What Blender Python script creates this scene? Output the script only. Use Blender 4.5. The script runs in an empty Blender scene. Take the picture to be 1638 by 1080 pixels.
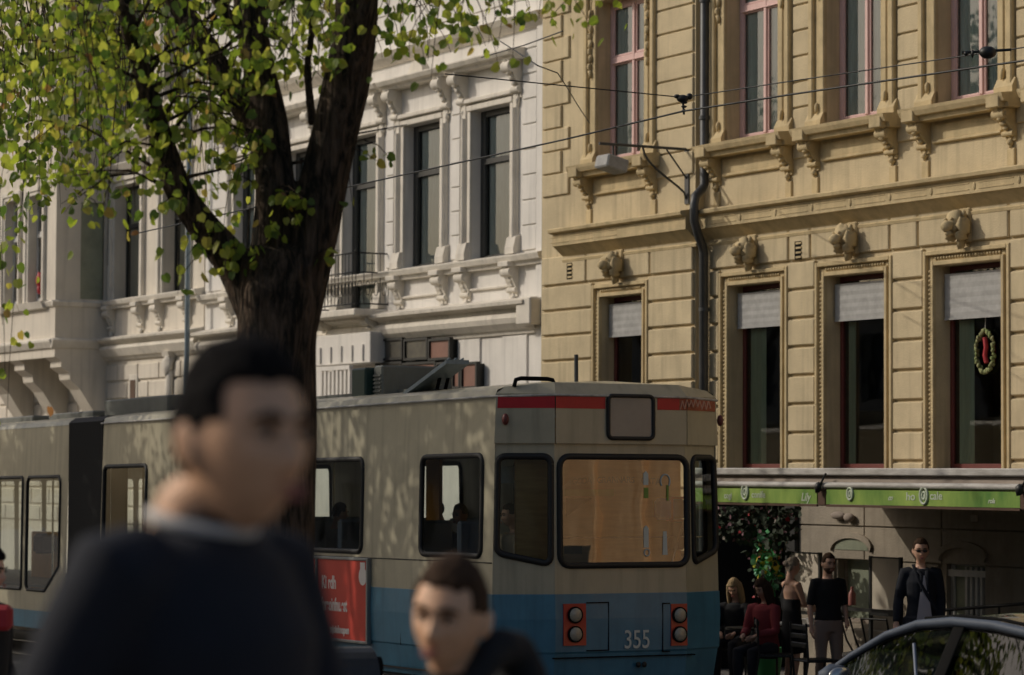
import bpy, bmesh, math, random
from mathutils import Vector, Matrix, Euler, noise
R = math.radians
rnd = random.Random(7)
S = bpy.context.scene
C = S.collection

# ------------------------------------------------------------------ camera
PW, PH, FPX = 1638.0, 1080.0, 4600.0
TILT, ROLL = R(2.71), R(0.3)
CAM = Vector((0, 0, 2.4))
_f = Vector((0, math.cos(TILT), math.sin(TILT)))
_r = Vector((1, 0, 0))
_u = Vector((0, -math.sin(TILT), math.cos(TILT)))
_r, _u = _r*math.cos(ROLL)+_u*math.sin(ROLL), _u*math.cos(ROLL)-_r*math.sin(ROLL)
cd = bpy.data.cameras.new('camera')
cd.sensor_width = 36.0
cd.lens = 36.0*FPX/PW
cd.clip_end = 600
cd.clip_start = 0.2
cd.dof.use_dof = True
cd.dof.focus_distance = 25.0
cd.dof.aperture_fstop = 3.4
cam = bpy.data.objects.new('camera', cd)
C.objects.link(cam)
M3 = Matrix((( _r.x, _u.x, -_f.x), (_r.y, _u.y, -_f.y), (_r.z, _u.z, -_f.z)))
cam.matrix_world = Matrix.Translation(CAM) @ M3.to_4x4()
S.camera = cam

def ray(px, py):
    return _f + _r*((px-PW/2)/FPX) + _u*((PH/2-py)/FPX)
def at(px, py, Y):
    d = ray(px, py)
    return CAM + d*(Y/d.y)
def at_z(px, py, z):
    d = ray(px, py)
    return CAM + d*((z-CAM.z)/d.z)

# ------------------------------------------------------------------ light
SUN_EL = R(32)
sun_dir = Vector((-0.975, 0.225, 0)).normalized()*math.cos(SUN_EL) + Vector((0, 0, math.sin(SUN_EL)))
w = bpy.data.worlds.new("World"); S.world = w; w.use_nodes = True
nt = w.node_tree
bg = nt.nodes['Background']
sky = nt.nodes.new('ShaderNodeTexSky'); sky.sky_type = 'NISHITA'; sky.sun_disc = False
sky.sun_elevation = SUN_EL
sky.sun_rotation = math.atan2(sun_dir.x, sun_dir.y)
sky.air_density = 1.0; sky.dust_density = 4.0; sky.ozone_density = 1.0
nt.links.new(sky.outputs[0], bg.inputs[0]); bg.inputs[1].default_value = 0.15
ld = bpy.data.lights.new('sun', 'SUN'); ld.energy = 3.2; ld.angle = R(0.42); ld.color = (1.0, 0.91, 0.78)
sun = bpy.data.objects.new('sun', ld); C.objects.link(sun)
sun.rotation_euler = sun_dir.to_track_quat('Z', 'Y').to_euler()
S.view_settings.view_transform = 'Standard'; S.view_settings.look = 'None'
S.view_settings.exposure = -0.98; S.view_settings.gamma = 1.0
S.render.engine = 'CYCLES'
S.cycles.max_bounces = 7; S.cycles.transparent_max_bounces = 16
S.cycles.caustics_reflective = False; S.cycles.caustics_refractive = False

# ------------------------------------------------------------------ materials
def mat(name, col, rough=0.8, metal=0.0, var=0.0, vscale=3.0, bump=0.0, bscale=40.0, spec=None,
        streak=0.0, stretch=None, col2=None, coat=0.0):
    m = bpy.data.materials.new(name); m.use_nodes = True
    t = m.node_tree; b = t.nodes['Principled BSDF']
    b.inputs['Base Color'].default_value = (*col, 1)
    b.inputs['Roughness'].default_value = rough
    b.inputs['Metallic'].default_value = metal
    if spec is not None: b.inputs['Specular IOR Level'].default_value = spec
    if coat: b.inputs['Coat Weight'].default_value = coat
    tc = t.nodes.new('ShaderNodeTexCoord')
    src = tc.outputs['Object']
    if stretch:
        mp = t.nodes.new('ShaderNodeMapping'); mp.inputs['Scale'].default_value = stretch
        t.links.new(src, mp.inputs[0]); src = mp.outputs[0]
    last = None
    def rgb_mix(fac, a, bcol, kind='MIX'):
        mx = t.nodes.new('ShaderNodeMix'); mx.data_type = 'RGBA'; mx.blend_type = kind
        t.links.new(fac, mx.inputs[0])
        if hasattr(a, 'type') and not isinstance(a, tuple): t.links.new(a, mx.inputs[6])
        else: mx.inputs[6].default_value = (*a, 1)
        mx.inputs[7].default_value = (*bcol, 1)
        return mx.outputs[2]
    cur = col
    if var or col2:
        n = t.nodes.new('ShaderNodeTexNoise'); n.inputs['Scale'].default_value = vscale
        n.inputs['Detail'].default_value = 6; n.inputs['Roughness'].default_value = 0.65
        t.links.new(src, n.inputs['Vector'])
        rp = t.nodes.new('ShaderNodeValToRGB'); rp.color_ramp.elements[0].position = 0.35; rp.color_ramp.elements[1].position = 0.68
        t.links.new(n.outputs[0], rp.inputs[0])
        c2 = col2 if col2 else tuple(c*(1-var) for c in col)
        cur = rgb_mix(rp.outputs[0], cur, c2)
    if streak:
        mp = t.nodes.new('ShaderNodeMapping'); mp.inputs['Scale'].default_value = (5, 5, 0.35)
        t.links.new(tc.outputs['Object'], mp.inputs[0])
        n = t.nodes.new('ShaderNodeTexNoise'); n.inputs['Scale'].default_value = 1.6; n.inputs['Detail'].default_value = 5
        t.links.new(mp.outputs[0], n.inputs['Vector'])
        rp = t.nodes.new('ShaderNodeValToRGB'); rp.color_ramp.elements[0].position = 0.5; rp.color_ramp.elements[1].position = 0.8
        rp.color_ramp.elements[1].color = (streak, streak, streak, 1)
        t.links.new(n.outputs[0], rp.inputs[0])
        cur = rgb_mix(rp.outputs[0], cur, tuple(c*0.45 for c in col))
    if cur is not col: t.links.new(cur, b.inputs['Base Color'])
    if bump:
        n = t.nodes.new('ShaderNodeTexNoise'); n.inputs['Scale'].default_value = bscale; n.inputs['Detail'].default_value = 8
        t.links.new(src, n.inputs['Vector'])
        bp = t.nodes.new('ShaderNodeBump'); bp.inputs['Strength'].default_value = bump; bp.inputs['Distance'].default_value = 0.02
        t.links.new(n.outputs[0], bp.inputs['Height']); t.links.new(bp.outputs[0], b.inputs['Normal'])
    return m

def glass_mat(name, tint, refl=1.0, alpha=0.75, rough=0.02, ior=1.6):
    m = bpy.data.materials.new(name); m.use_nodes = True
    t = m.node_tree; t.nodes.clear()
    out = t.nodes.new('ShaderNodeOutputMaterial')
    tr = t.nodes.new('ShaderNodeBsdfTransparent'); tr.inputs[0].default_value = (*[c*alpha for c in tint], 1)
    gl = t.nodes.new('ShaderNodeBsdfGlossy'); gl.inputs['Roughness'].default_value = rough
    gl.inputs[0].default_value = (refl, refl, refl, 1)
    n = t.nodes.new('ShaderNodeTexNoise'); n.inputs['Scale'].default_value = 1.3
    tc = t.nodes.new('ShaderNodeTexCoord'); t.links.new(tc.outputs['Object'], n.inputs['Vector'])
    bp = t.nodes.new('ShaderNodeBump'); bp.inputs['Strength'].default_value = 0.12; bp.inputs['Distance'].default_value = 0.02
    t.links.new(n.outputs[0], bp.inputs['Height']); t.links.new(bp.outputs[0], gl.inputs['Normal'])
    fr = t.nodes.new('ShaderNodeFresnel'); fr.inputs[0].default_value = ior
    mx = t.nodes.new('ShaderNodeMixShader')
    t.links.new(fr.outputs[0], mx.inputs[0]); t.links.new(tr.outputs[0], mx.inputs[1]); t.links.new(gl.outputs[0], mx.inputs[2])
    t.links.new(mx.outputs[0], out.inputs[0])
    return m

MT = dict(
 yellow = mat('yellow_stucco', (.65, .54, .345), .9, var=.22, vscale=1.7, bump=.3, bscale=45, streak=.6),
 yellow_trim = mat('yellow_trim', (.64, .51, .29), .85, var=.3, vscale=3, bump=.25, bscale=50, streak=.5),
 white = mat('white_stucco', (.84, .81, .76), .9, var=.14, vscale=1.1, bump=.2, bscale=50, streak=.4),
 white_trim = mat('white_trim', (.80, .75, .66), .88, var=.18, vscale=2.5, bump=.2, bscale=50, streak=.45),
 cream = mat('cream_stucco', (.76, .70, .60), .9, var=.14, vscale=1.2, bump=.2, bscale=50, streak=.4),
 stone = mat('grey_brown_stone', (.37, .32, .25), .85, var=.3, vscale=2, bump=.3, bscale=40, streak=.5),
 pale = mat('pale_plaster', (.55, .50, .42), .85, var=.2, vscale=2, bump=.1),
 pink = mat('pink_paint', (.74, .50, .47), .5, var=.1, vscale=6),
 darkred = mat('dark_red_paint', (.16, .035, .03), .5, var=.2, vscale=6),
 charcoal = mat('charcoal_paint', (.035, .037, .035), .5),
 blind = mat('grey_blind', (.44, .44, .43), .9, var=.25, vscale=8),
 curtain = mat('sky_tint_curtain', (.78, .84, .82), .95, var=.3, vscale=4, stretch=(6, 6, .5)),  # teal tint stands in for sky mirrored in the panes
 greencurt = mat('sage_curtain', (.62, .70, .52), .95, var=.2, vscale=4, stretch=(6, 6, .5)),
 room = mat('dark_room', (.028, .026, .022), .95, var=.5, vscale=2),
 zinc = mat('zinc_pipe', (.085, .088, .09), .5, metal=.3, var=.3, vscale=6),
 iron = mat('black_iron', (.015, .016, .015), .5),
 white_metal = mat('white_metal', (.62, .62, .60), .45, var=.15, vscale=5, streak=.3),
 glass = glass_mat('window_glass', (.93, 1.0, .98), 1.0, 1.0, ior=1.8),
 rearglass = glass_mat('coated_rear_glass', (.9, .85, .78), 1.0, 1.0, rough=.01, ior=2.7),
 tramglass = glass_mat('tram_glass', (.90, .95, .92), .9, .97),
 tramcream = mat('tram_cream_paint', (.49, .45, .325), .36, var=.14, vscale=2, streak=.6, bump=.04, bscale=6, coat=.2),
 tramblue = mat('tram_blue_paint', (.07, .23, .35), .36, var=.25, vscale=2, streak=.6, bump=.04, bscale=6, coat=.25),
 rubber = mat('black_rubber', (.012, .012, .012), .6, bump=.1, bscale=30),
 redband = mat('red_band', (.55, .015, .025), .4, var=.15, vscale=7),
 orangered = mat('faded_orange_red', (.42, .10, .045), .55, var=.4, vscale=30),
 palegraffiti = mat('pale_scrawl', (.65, .36, .25), .6),
 lensgrey = mat('grey_lens', (.42, .38, .30), .25, var=.2, vscale=40, coat=.5),
 lampred = mat('red_lamp_plate', (.48, .03, .02), .35, coat=.4, var=.2, vscale=12),
 graphic = mat('pale_lettering', (.62, .66, .62), .6),
 wood = mat('reflection_wood', (.66, .36, .13), .45, var=.4, vscale=2.5, stretch=(1, 1, 8), col2=(.50, .25, .08), coat=.3),  # orange of the sunlit facade mirrored in the rear glass, put into wood
 woodlight = mat('reflection_light_wood', (.74, .52, .29), .5, var=.3, vscale=2.5, stretch=(1, 1, 8)),  # paler tone for the same mirrored facade
 straw = mat('straw', (.34, .33, .17), .8, var=.5, vscale=14, col2=(.14, .22, .05)),
 shopwood = mat('orange_shopfront_wood', (.70, .46, .25), .7, var=.35, vscale=1.2, stretch=(3, 1, .5), col2=(.52, .30, .14)),
 orangeply = mat('orange_panel', (.50, .22, .03), .45, var=.2, vscale=4),
 trampanel = mat('grey_interior', (.22, .22, .20), .7, var=.2, vscale=4),
 ceiling = mat('tram_ceiling', (.5, .48, .44), .6, var=.1),
 seatblue = mat('blue_seat', (.10, .24, .85), .6, var=.2, vscale=12),
 seatred = mat('red_seat_edge', (.85, .05, .12), .5),
 seatgrey = mat('grey_seat', (.30, .34, .42), .6),
 chrome = mat('steel_rail', (.55, .55, .52), .25, metal=.9),
 adred = mat('red_poster', (.60, .045, .025), .5, var=.15, vscale=3),
 adwhite = mat('white_poster_print', (.75, .70, .66), .5),
 adframe = mat('grey_frame', (.30, .31, .30), .4, metal=.5),
 roofgrey = mat('roof_grey', (.17, .18, .165), .7, var=.25, vscale=5),
 greenbox = mat('dark_green_box', (.015, .045, .035), .5, var=.2),
 brownpanel = mat('pinkish_brown_panel', (.27, .13, .095), .5, var=.2, vscale=5),
 smokepanel = mat('smoky_panel', (.12, .11, .085), .35, var=.5, vscale=5, col2=(.05, .05, .045)),
 bluehatch = mat('blue_grey_sheet', (.24, .31, .36), .35, var=.3, vscale=6),
 bark = None,
 canopywhite = mat('weathered_white_canopy', (.60, .58, .54), .55, var=.45, vscale=2.2, stretch=(1, 4, 4), col2=(.30, .28, .25)),
 canopybeige = mat('beige_canopy_cloth', (.36, .30, .25), .85, var=.3, vscale=3, stretch=(1, 4, 4)),
 brownbox = mat('brown_box', (.09, .045, .025), .7),
 signgreen = mat('lime_green_sign', (.36, .50, .10), .5, var=.5, vscale=1.1, stretch=(1.6, .1, .5), col2=(.09, .22, .035)),
 signtext = mat('pale_sign_print', (.55, .62, .48), .5),
 canvas = mat('beige_canvas', (.68, .61, .50), .9, var=.12, vscale=4),
 paleglass = mat('pale_green_pane', (.30, .33, .25), .2, var=.25, vscale=3),
 asphalt = mat('asphalt', (.05, .05, .05), .9, var=.3, vscale=2, bump=.4, bscale=90),
 paving = mat('paving', (.22, .20, .18), .9, var=.25, vscale=1.5, bump=.3, bscale=60),
 skin = mat('skin', (.70, .42, .29), .55, var=.1, vscale=20),
 skinwarm = mat('warm_skin', (.78, .46, .28), .55, var=.15, vscale=18),
 lips = mat('lips', (.33, .11, .09), .5),
 hairblack = mat('black_hair', (.010, .009, .009), .95, spec=.1, bump=.5, bscale=90, stretch=(1, 1, .3)),
 hairbrown = mat('brown_hair', (.065, .036, .020), .85, spec=.2, bump=.6, bscale=90, stretch=(1, 1, .2), var=.4, vscale=50),
 hairblond = mat('blond_hair', (.48, .35, .19), .8, spec=.2, bump=.6, bscale=90, stretch=(1, 1, .2), var=.4, vscale=50),
 hairash = mat('ash_blond_hair', (.45, .38, .30), .8, spec=.2, bump=.6, bscale=90, stretch=(1, 1, .2), var=.4, vscale=50),
 navy = mat('navy_cloth', (.010, .013, .022), .9, bump=.15, bscale=25, var=.3, vscale=6),
 blackcloth = mat('black_cloth', (.010, .011, .013), .9, bump=.15, bscale=25),
 greycloth = mat('grey_cloth', (.12, .11, .12), .95, bump=.1, bscale=25, var=.3, vscale=5),
 tee = mat('pale_grey_tee', (.42, .39, .41), .95, bump=.2, bscale=18),
 khaki = mat('khaki_cloth', (.30, .23, .19), .95, bump=.2, bscale=15),
 beardbrown = mat('beard_brown', (.13, .075, .05), .9),
 pinkred = mat('coral_cloth', (.30, .045, .05), .9),
 mustard = mat('mustard_cloth', (.42, .24, .06), .9),
 whitecloth = mat('white_cloth', (.6, .58, .55), .9),
 beigecloth = mat('beige_cloth', (.38, .32, .25), .9, bump=.2, bscale=20),
 darkjeans = mat('dark_trousers', (.02, .022, .028), .9),
 eyewhite = mat('eye_white', (.6, .56, .52), .3),
 eyedark = mat('eye_dark', (.02, .012, .008), .2),
 carpaint = mat('dark_blue_car_paint', (.05, .065, .085), .22, coat=1.0, metal=.5),
 carroof = mat('blue_grey_car_roof', (.08, .10, .135), .6, spec=.3),
 carglass = glass_mat('car_glass', (.35, .45, .40), 1.0, .45, ior=1.5),
 carblack = mat('car_black_trim', (.012, .012, .012), .9, spec=.05),
 carseat = mat('car_seat', (.05, .06, .06), .8),
 rim = mat('alloy_rim', (.4, .4, .4), .3, metal=.9),
 green1 = mat('flower_green', (.05, .30, .10), .7), green2 = mat('mint_green', (.35, .80, .52), .6),
 ylw = mat('yellow_petals', (.85, .70, .08), .6), orng = mat('orange_petals', (.85, .32, .14), .6),
 redp = mat('red_petals', (.40, .02, .03), .6), purp = mat('dull_mauve_petals', (.16, .07, .09), .7),
 darkleaf = mat('dark_foliage', (.02, .035, .015), .8),
 binmetal = mat('dark_grey_bin', (.055, .055, .055), .45, metal=.4, var=.4, vscale=6),
)

def bark_mat():
    m = bpy.data.materials.new('bark'); m.use_nodes = True
    t = m.node_tree; b = t.nodes['Principled BSDF']; b.inputs['Roughness'].default_value = .95
    b.inputs['Specular IOR Level'].default_value = .15
    tc = t.nodes.new('ShaderNodeTexCoord'); mp = t.nodes.new('ShaderNodeMapping'); mp.inputs['Scale'].default_value = (1, 1, .17)
    t.links.new(tc.outputs['Object'], mp.inputs[0])
    n = t.nodes.new('ShaderNodeTexNoise'); n.inputs['Scale'].default_value = 22; n.inputs['Detail'].default_value = 8; n.inputs['Roughness'].default_value = .7
    n.inputs['Distortion'].default_value = .6
    t.links.new(mp.outputs[0], n.inputs['Vector'])
    v = t.nodes.new('ShaderNodeTexVoronoi'); v.inputs['Scale'].default_value = 26; v.feature = 'DISTANCE_TO_EDGE'
    t.links.new(mp.outputs[0], v.inputs['Vector'])
    rp = t.nodes.new('ShaderNodeValToRGB'); rp.color_ramp.elements[0].position = .40; rp.color_ramp.elements[1].position = .62
    rp.color_ramp.elements[0].color = (.022, .021, .016, 1); rp.color_ramp.elements[1].color = (.17, .12, .085, 1)
    t.links.new(n.outputs[0], rp.inputs[0]); t.links.new(rp.outputs[0], b.inputs['Base Color'])
    ma = t.nodes.new('ShaderNodeMath'); ma.operation = 'MULTIPLY_ADD'; ma.inputs[1].default_value = 1.2
    t.links.new(v.outputs[0], ma.inputs[0]); t.links.new(n.outputs[0], ma.inputs[2])
    bp = t.nodes.new('ShaderNodeBump'); bp.inputs['Strength'].default_value = 1.0; bp.inputs['Distance'].default_value = .07
    t.links.new(ma.outputs[0], bp.inputs['Height']); t.links.new(bp.outputs[0], b.inputs['Normal'])
    return m
MT['bark'] = bark_mat()

def leaf_mat(name, stops):
    m = bpy.data.materials.new(name); m.use_nodes = True
    t = m.node_tree; t.nodes.clear()
    out = t.nodes.new('ShaderNodeOutputMaterial')
    geo = t.nodes.new('ShaderNodeNewGeometry')
    rp = t.nodes.new('ShaderNodeValToRGB'); rp.color_ramp.interpolation = 'LINEAR'
    while len(rp.color_ramp.elements) < len(stops): rp.color_ramp.elements.new(.5)
    for e, (p, c) in zip(rp.color_ramp.elements, stops): e.position = p; e.color = (*c, 1)
    t.links.new(geo.outputs['Random Per Island'], rp.inputs[0])
    d = t.nodes.new('ShaderNodeBsdfDiffuse'); tl = t.nodes.new('ShaderNodeBsdfTranslucent')
    hs = t.nodes.new('ShaderNodeHueSaturation'); hs.inputs['Value'].default_value = 1.7; hs.inputs['Saturation'].default_value = 1.1
    t.links.new(rp.outputs[0], d.inputs[0]); t.links.new(rp.outputs[0], hs.inputs['Color']); t.links.new(hs.outputs[0], tl.inputs[0])
    mx = t.nodes.new('ShaderNodeMixShader'); mx.inputs[0].default_value = .5
    gl = t.nodes.new('ShaderNodeBsdfGlossy'); gl.inputs['Roughness'].default_value = .45; gl.inputs[0].default_value = (.5, .5, .5, 1)
    mx2 = t.nodes.new('ShaderNodeMixShader'); mx2.inputs[0].default_value = .04
    t.links.new(d.outputs[0], mx.inputs[1]); t.links.new(tl.outputs[0], mx.inputs[2])
    t.links.new(mx.outputs[0], mx2.inputs[1]); t.links.new(gl.outputs[0], mx2.inputs[2]); t.links.new(mx2.outputs[0], out.inputs[0])
    return m
MT['leaf'] = leaf_mat('linden_leaves', [(0, (.08, .14, .035)), (.3, (.19, .27, .05)), (.62, (.34, .41, .07)), (.94, (.48, .49, .11)), (.985, (.42, .32, .10)), (1, (.38, .20, .09))])
MT['leafdark'] = leaf_mat('green_leaves', [(0, (.03, .07, .015)), (.5, (.055, .11, .02)), (.9, (.11, .16, .025)), (1, (.22, .18, .03))])

# ------------------------------------------------------------------ mesh building
class MB:
    def __init__(s): s.v = []; s.f = []; s.sm = []
    def add(s, vs, fs, smooth=False, M=None):
        o = len(s.v)
        for p in vs:
            p = Vector(p)
            if M is not None: p = M @ p
            s.v.append(p)
        for f in fs: s.f.append([i+o for i in f]); s.sm.append(smooth)
        return s
    def box(s, x0, x1, y0, y1, z0, z1, M=None):
        vs = [(x0,y0,z0),(x1,y0,z0),(x1,y1,z0),(x0,y1,z0),(x0,y0,z1),(x1,y0,z1),(x1,y1,z1),(x0,y1,z1)]
        fs = [(0,3,2,1),(4,5,6,7),(0,1,5,4),(1,2,6,5),(2,3,7,6),(3,0,4,7)]
        return s.add(vs, fs, M=M)
    def cbox(s, x0, x1, yf, yb, z0, z1, c=.012, M=None):   # chamfered towards the front face at yf (front = smaller y)
        ym = yf+c
        vs = [(x0,yb,z0),(x1,yb,z0),(x1,yb,z1),(x0,yb,z1),(x0,ym,z0),(x1,ym,z0),(x1,ym,z1),(x0,ym,z1),
              (x0+c,yf,z0+c),(x1-c,yf,z0+c),(x1-c,yf,z1-c),(x0+c,yf,z1-c)]
        fs = [(0,1,5,4),(1,2,6,5),(2,3,7,6),(3,0,4,7),(4,5,9,8),(5,6,10,9),(6,7,11,10),(7,4,8,11),(8,9,10,11),(0,3,2,1)]
        return s.add(vs, fs, M=M)
    def rbox(s, x0, x1, y0, y1, z0, z1, r=.02, M=None):    # all edges chamfered
        a = [(x0+r,y0+r,z0),(x1-r,y0+r,z0),(x1-r,y1-r,z0),(x0+r,y1-r,z0)]
        vs = list(a)
        for z in (z0+r, z1-r):
            vs += [(x0+r,y0,z),(x1-r,y0,z),(x1,y0+r,z),(x1,y1-r,z),(x1-r,y1,z),(x0+r,y1,z),(x0,y1-r,z),(x0,y0+r,z)]
        vs += [(x0+r,y0+r,z1),(x1-r,y0+r,z1),(x1-r,y1-r,z1),(x0+r,y1-r,z1)]
        fs = [(3,2,1,0),(20,21,22,23)]
        for i in range(8): fs.append((4+i,4+(i+1)%8,12+(i+1)%8,12+i))
        m = [0,1,1,2,2,3,3,0]
        for i in range(8):
            j = (i+1) % 8
            if m[i] == m[j]:
                fs.append((m[i], 4+j, 4+i)); fs.append((20+m[i], 12+i, 12+j))
            else:
                fs.append((m[i], m[j], 4+j, 4+i)); fs.append((20+m[j], 20+m[i], 12+i, 12+j))
        return s.add(vs, fs, M=M)
    def extrude_x(s, x0, x1, prof, M=None, smooth=False):  # prof: (y,z) closed polygon
        n = len(prof)
        vs = [(x0, y, z) for y, z in prof]+[(x1, y, z) for y, z in prof]
        fs = [(i, (i+1) % n, (i+1) % n+n, i+n) for i in range(n)]
        s.add(vs, fs, smooth=smooth, M=M)
        s.add(vs, [list(range(n))[::-1], list(range(n, 2*n))], M=M)
        return s
    def tube(s, pts, rad, n=8, cap=True, smooth=True, M=None, jag=0, seed=0):
        pts = [Vector(p) for p in pts]
        if not isinstance(rad, (list, tuple)): rad = [rad]*len(pts)
        rings = []
        up = None
        for i, p in enumerate(pts):
            d = (pts[min(i+1, len(pts)-1)]-pts[max(i-1, 0)])
            if d.length < 1e-9: d = Vector((0, 0, 1))
            d.normalize()
            if up is None:
                up = Vector((1, 0, 0)) if abs(d.x) < .9 else Vector((0, 1, 0))
            a = (up-d*up.dot(d)).normalized(); up = a
            b = d.cross(a)
            rr = rad[i] if isinstance(rad[i], (list, tuple)) else (rad[i], rad[i])
            ring = []
            for k in range(n):
                t = 2*math.pi*k/n
                j = 1
                if jag: j = 1+jag*noise.noise(Vector((math.cos(t)*2.2+seed, math.sin(t)*2.2, i*.13)))
                ring.append(p+a*math.cos(t)*rr[0]*j+b*math.sin(t)*rr[1]*j)
            rings.append(ring)
        vs = [v for r in rings for v in r]
        fs = []
        for i in range(len(pts)-1):
            for k in range(n):
                fs.append((i*n+k, i*n+(k+1) % n, (i+1)*n+(k+1) % n, (i+1)*n+k))
        s.add(vs, fs, smooth=smooth, M=M)
        if cap:
            s.add(rings[0], [list(range(n))[::-1]], M=M); s.add(rings[-1], [list(range(n))], M=M)
        return s
    def ell(s, c, r, n=12, m=8, M=None, rough=0, seed=0):
        c = Vector(c)
        if not isinstance(r, (list, tuple)): r = (r, r, r)
        vs = [c+Vector((0, 0, -r[2]))]
        for i in range(1, m):
            ph = -math.pi/2+math.pi*i/m
            for k in range(n):
                t = 2*math.pi*k/n
                q = Vector((math.cos(ph)*math.cos(t), math.cos(ph)*math.sin(t), math.sin(ph)))
                j = 1+(rough*noise.noise(q*2.1+Vector((seed, 0, 0))) if rough else 0)
                vs.append(c+Vector((q.x*r[0], q.y*r[1], q.z*r[2]))*j)
        vs.append(c+Vector((0, 0, r[2])))
        fs = [(0, 1+(k+1) % n, 1+k) for k in range(n)]
        for i in range(m-2):
            for k in range(n):
                fs.append((1+i*n+k, 1+i*n+(k+1) % n, 1+(i+1)*n+(k+1) % n, 1+(i+1)*n+k))
        L = len(vs)-1
        fs += [(L, 1+(m-2)*n+k, 1+(m-2)*n+(k+1) % n) for k in range(n)]
        return s.add(vs, fs, smooth=True, M=M)
    def cyl_x(s, x0, x1, y, z, r, n=14):
        return s.tube([(x0, y, z), (x1, y, z)], r, n=n)
    def build(s, name, m, parent=None, mods=None):
        me = bpy.data.meshes.new(name)
        me.from_pydata([tuple(p) for p in s.v], [], s.f)
        me.polygons.foreach_set('use_smooth', s.sm)
        me.materials.append(m if not isinstance(m, str) else MT[m])
        me.update()
        o = bpy.data.objects.new(name, me); C.objects.link(o)
        if parent is not None: o.parent = parent
        if mods:
            for f in mods: f(o)
        return o

def recalc(o):
    b = bmesh.new(); b.from_mesh(o.data); bmesh.ops.recalc_face_normals(b, faces=b.faces); b.to_mesh(o.data); b.free()
def bevel(w=.01, seg=2):
    def f(o):
        m = o.modifiers.new('bevel', 'BEVEL'); m.width = w; m.segments = seg; m.limit_method = 'ANGLE'; m.angle_limit = R(40)
    return f
def remesh(v=.012, smooth=4):
    def f(o):
        m = o.modifiers.new('remesh', 'REMESH'); m.mode = 'VOXEL'; m.voxel_size = v; m.use_smooth_shade = True
        if smooth:
            k = o.modifiers.new('smooth', 'SMOOTH'); k.factor = .6; k.iterations = smooth
    return f

def tag(o, label=None, cat=None, group=None, kind=None):
    if label: o['label'] = label
    if cat: o['category'] = cat
    if group: o['group'] = group
    if kind: o['kind'] = kind
    return o
def thing(name, label, cat, M=None, loc=None, rz=0, group=None):
    o = bpy.data.objects.new(name, None); C.objects.link(o); o.empty_display_size = .3
    if M is not None: o.matrix_world = M
    elif loc is not None: o.location = loc; o.rotation_euler = (0, 0, rz)
    return tag(o, label, cat, group)

class Frame:      # local x = along the face to the right, y = inwards, z = up
    def __init__(s, origin, ang, pitch=0.0):
        s.M = Matrix.Translation(origin) @ Matrix.Rotation(ang, 4, 'Z') @ Matrix.Rotation(pitch, 4, 'Y')
        s.I = s.M.inverted()
    def hit(s, px, py, y=0.0):
        o = s.I @ CAM; d = s.I.to_3x3() @ ray(px, py)
        t = (y-o.y)/d.y
        p = o+d*t
        return p.x, p.z
    def hitx(s, px, py, x=0.0):
        o = s.I @ CAM; d = s.I.to_3x3() @ ray(px, py)
        t = (x-o.x)/d.x
        p = o+d*t
        return p.y, p.z
    def proj(s, p):
        q = M3.transposed() @ (s.M @ Vector(p) - CAM)
        return PW/2+FPX*q.x/-q.z, PH/2-FPX*q.y/-q.z

def text_mesh(name, txt, size, M, m, parent, extrude=.002, sx=1.0, bold=0.0, shear=0.0):
    cu = bpy.data.curves.new(name, 'FONT'); cu.body = txt; cu.size = size; cu.extrude = extrude
    cu.offset = bold; cu.shear = shear; cu.space_character = 1.0
    o = bpy.data.objects.new(name, cu); C.objects.link(o)
    dg = bpy.context.evaluated_depsgraph_get(); dg.update()
    me = bpy.data.meshes.new_from_object(o.evaluated_get(dg))
    bpy.data.objects.remove(o); bpy.data.curves.remove(cu)
    me.transform(M @ Matrix.Diagonal((sx, 1, 1, 1)))
    me.materials.clear(); me.materials.append(MT[m]); me.name = name
    q = bpy.data.objects.new(name, me); C.objects.link(q); q.parent = parent
    return q
TXT = Matrix(((1,0,0,0),(0,0,-1,0),(0,1,0,0),(0,0,0,1)))      # font plane -> facade plane, facing -y

def rrect(x0, x1, z0, z1, r, n=5, skew=None):
    pts = []
    for cx, cz, a0 in ((x1-r, z1-r, 0), (x0+r, z1-r, 90), (x0+r, z0+r, 180), (x1-r, z0+r, 270)):
        for k in range(n+1):
            a = R(a0+90*k/n); pts.append((cx+r*math.cos(a), cz+r*math.sin(a)))
    return pts

def panel_holes(outer, holes, fn):
    """flat polygon with holes; fn maps (a,b) to a 3D point. returns vs, fs"""
    b = bmesh.new(); edges = []
    for loop in [outer]+holes:
        vs = [b.verts.new((p[0], p[1], 0)) for p in loop]
        for i in range(len(vs)): edges.append(b.edges.new((vs[i], vs[(i+1) % len(vs)])))
    bmesh.ops.triangle_fill(b, use_beauty=True, use_dissolve=False, edges=edges, normal=(0, 0, 1))
    b.verts.index_update()
    vs = [fn(v.co.x, v.co.y) for v in b.verts]
    fs = [[v.index for v in f.verts] for f in b.faces]
    b.free()
    return vs, fs

def leaf_geo(vs, fs, p, tip, nrm, L):
    """one rounded heart shaped leaf folded along the midrib"""
    side = tip.cross(nrm).normalized(); nrm = side.cross(tip).normalized()
    o = len(vs)
    pts = [(0, 0, 0), (0, 1, .03), (.30, -.06, .05), (.47, .25, .10), (.40, .62, .09), (-.30, -.06, .05), (-.47, .25, .10), (-.40, .62, .09), (0, .45, 0)]
    for a, b, c in pts: 
        q = p+side*(a*L)+tip*(b*L)+nrm*(c*L); vs.append((q.x, q.y, q.z))
    fs.append((o, o+2, o+3, o+8)); fs.append((o+8, o+3, o+4, o+1)); fs.append((o, o+8, o+6, o+5)); fs.append((o+8, o+1, o+7, o+6))
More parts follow.
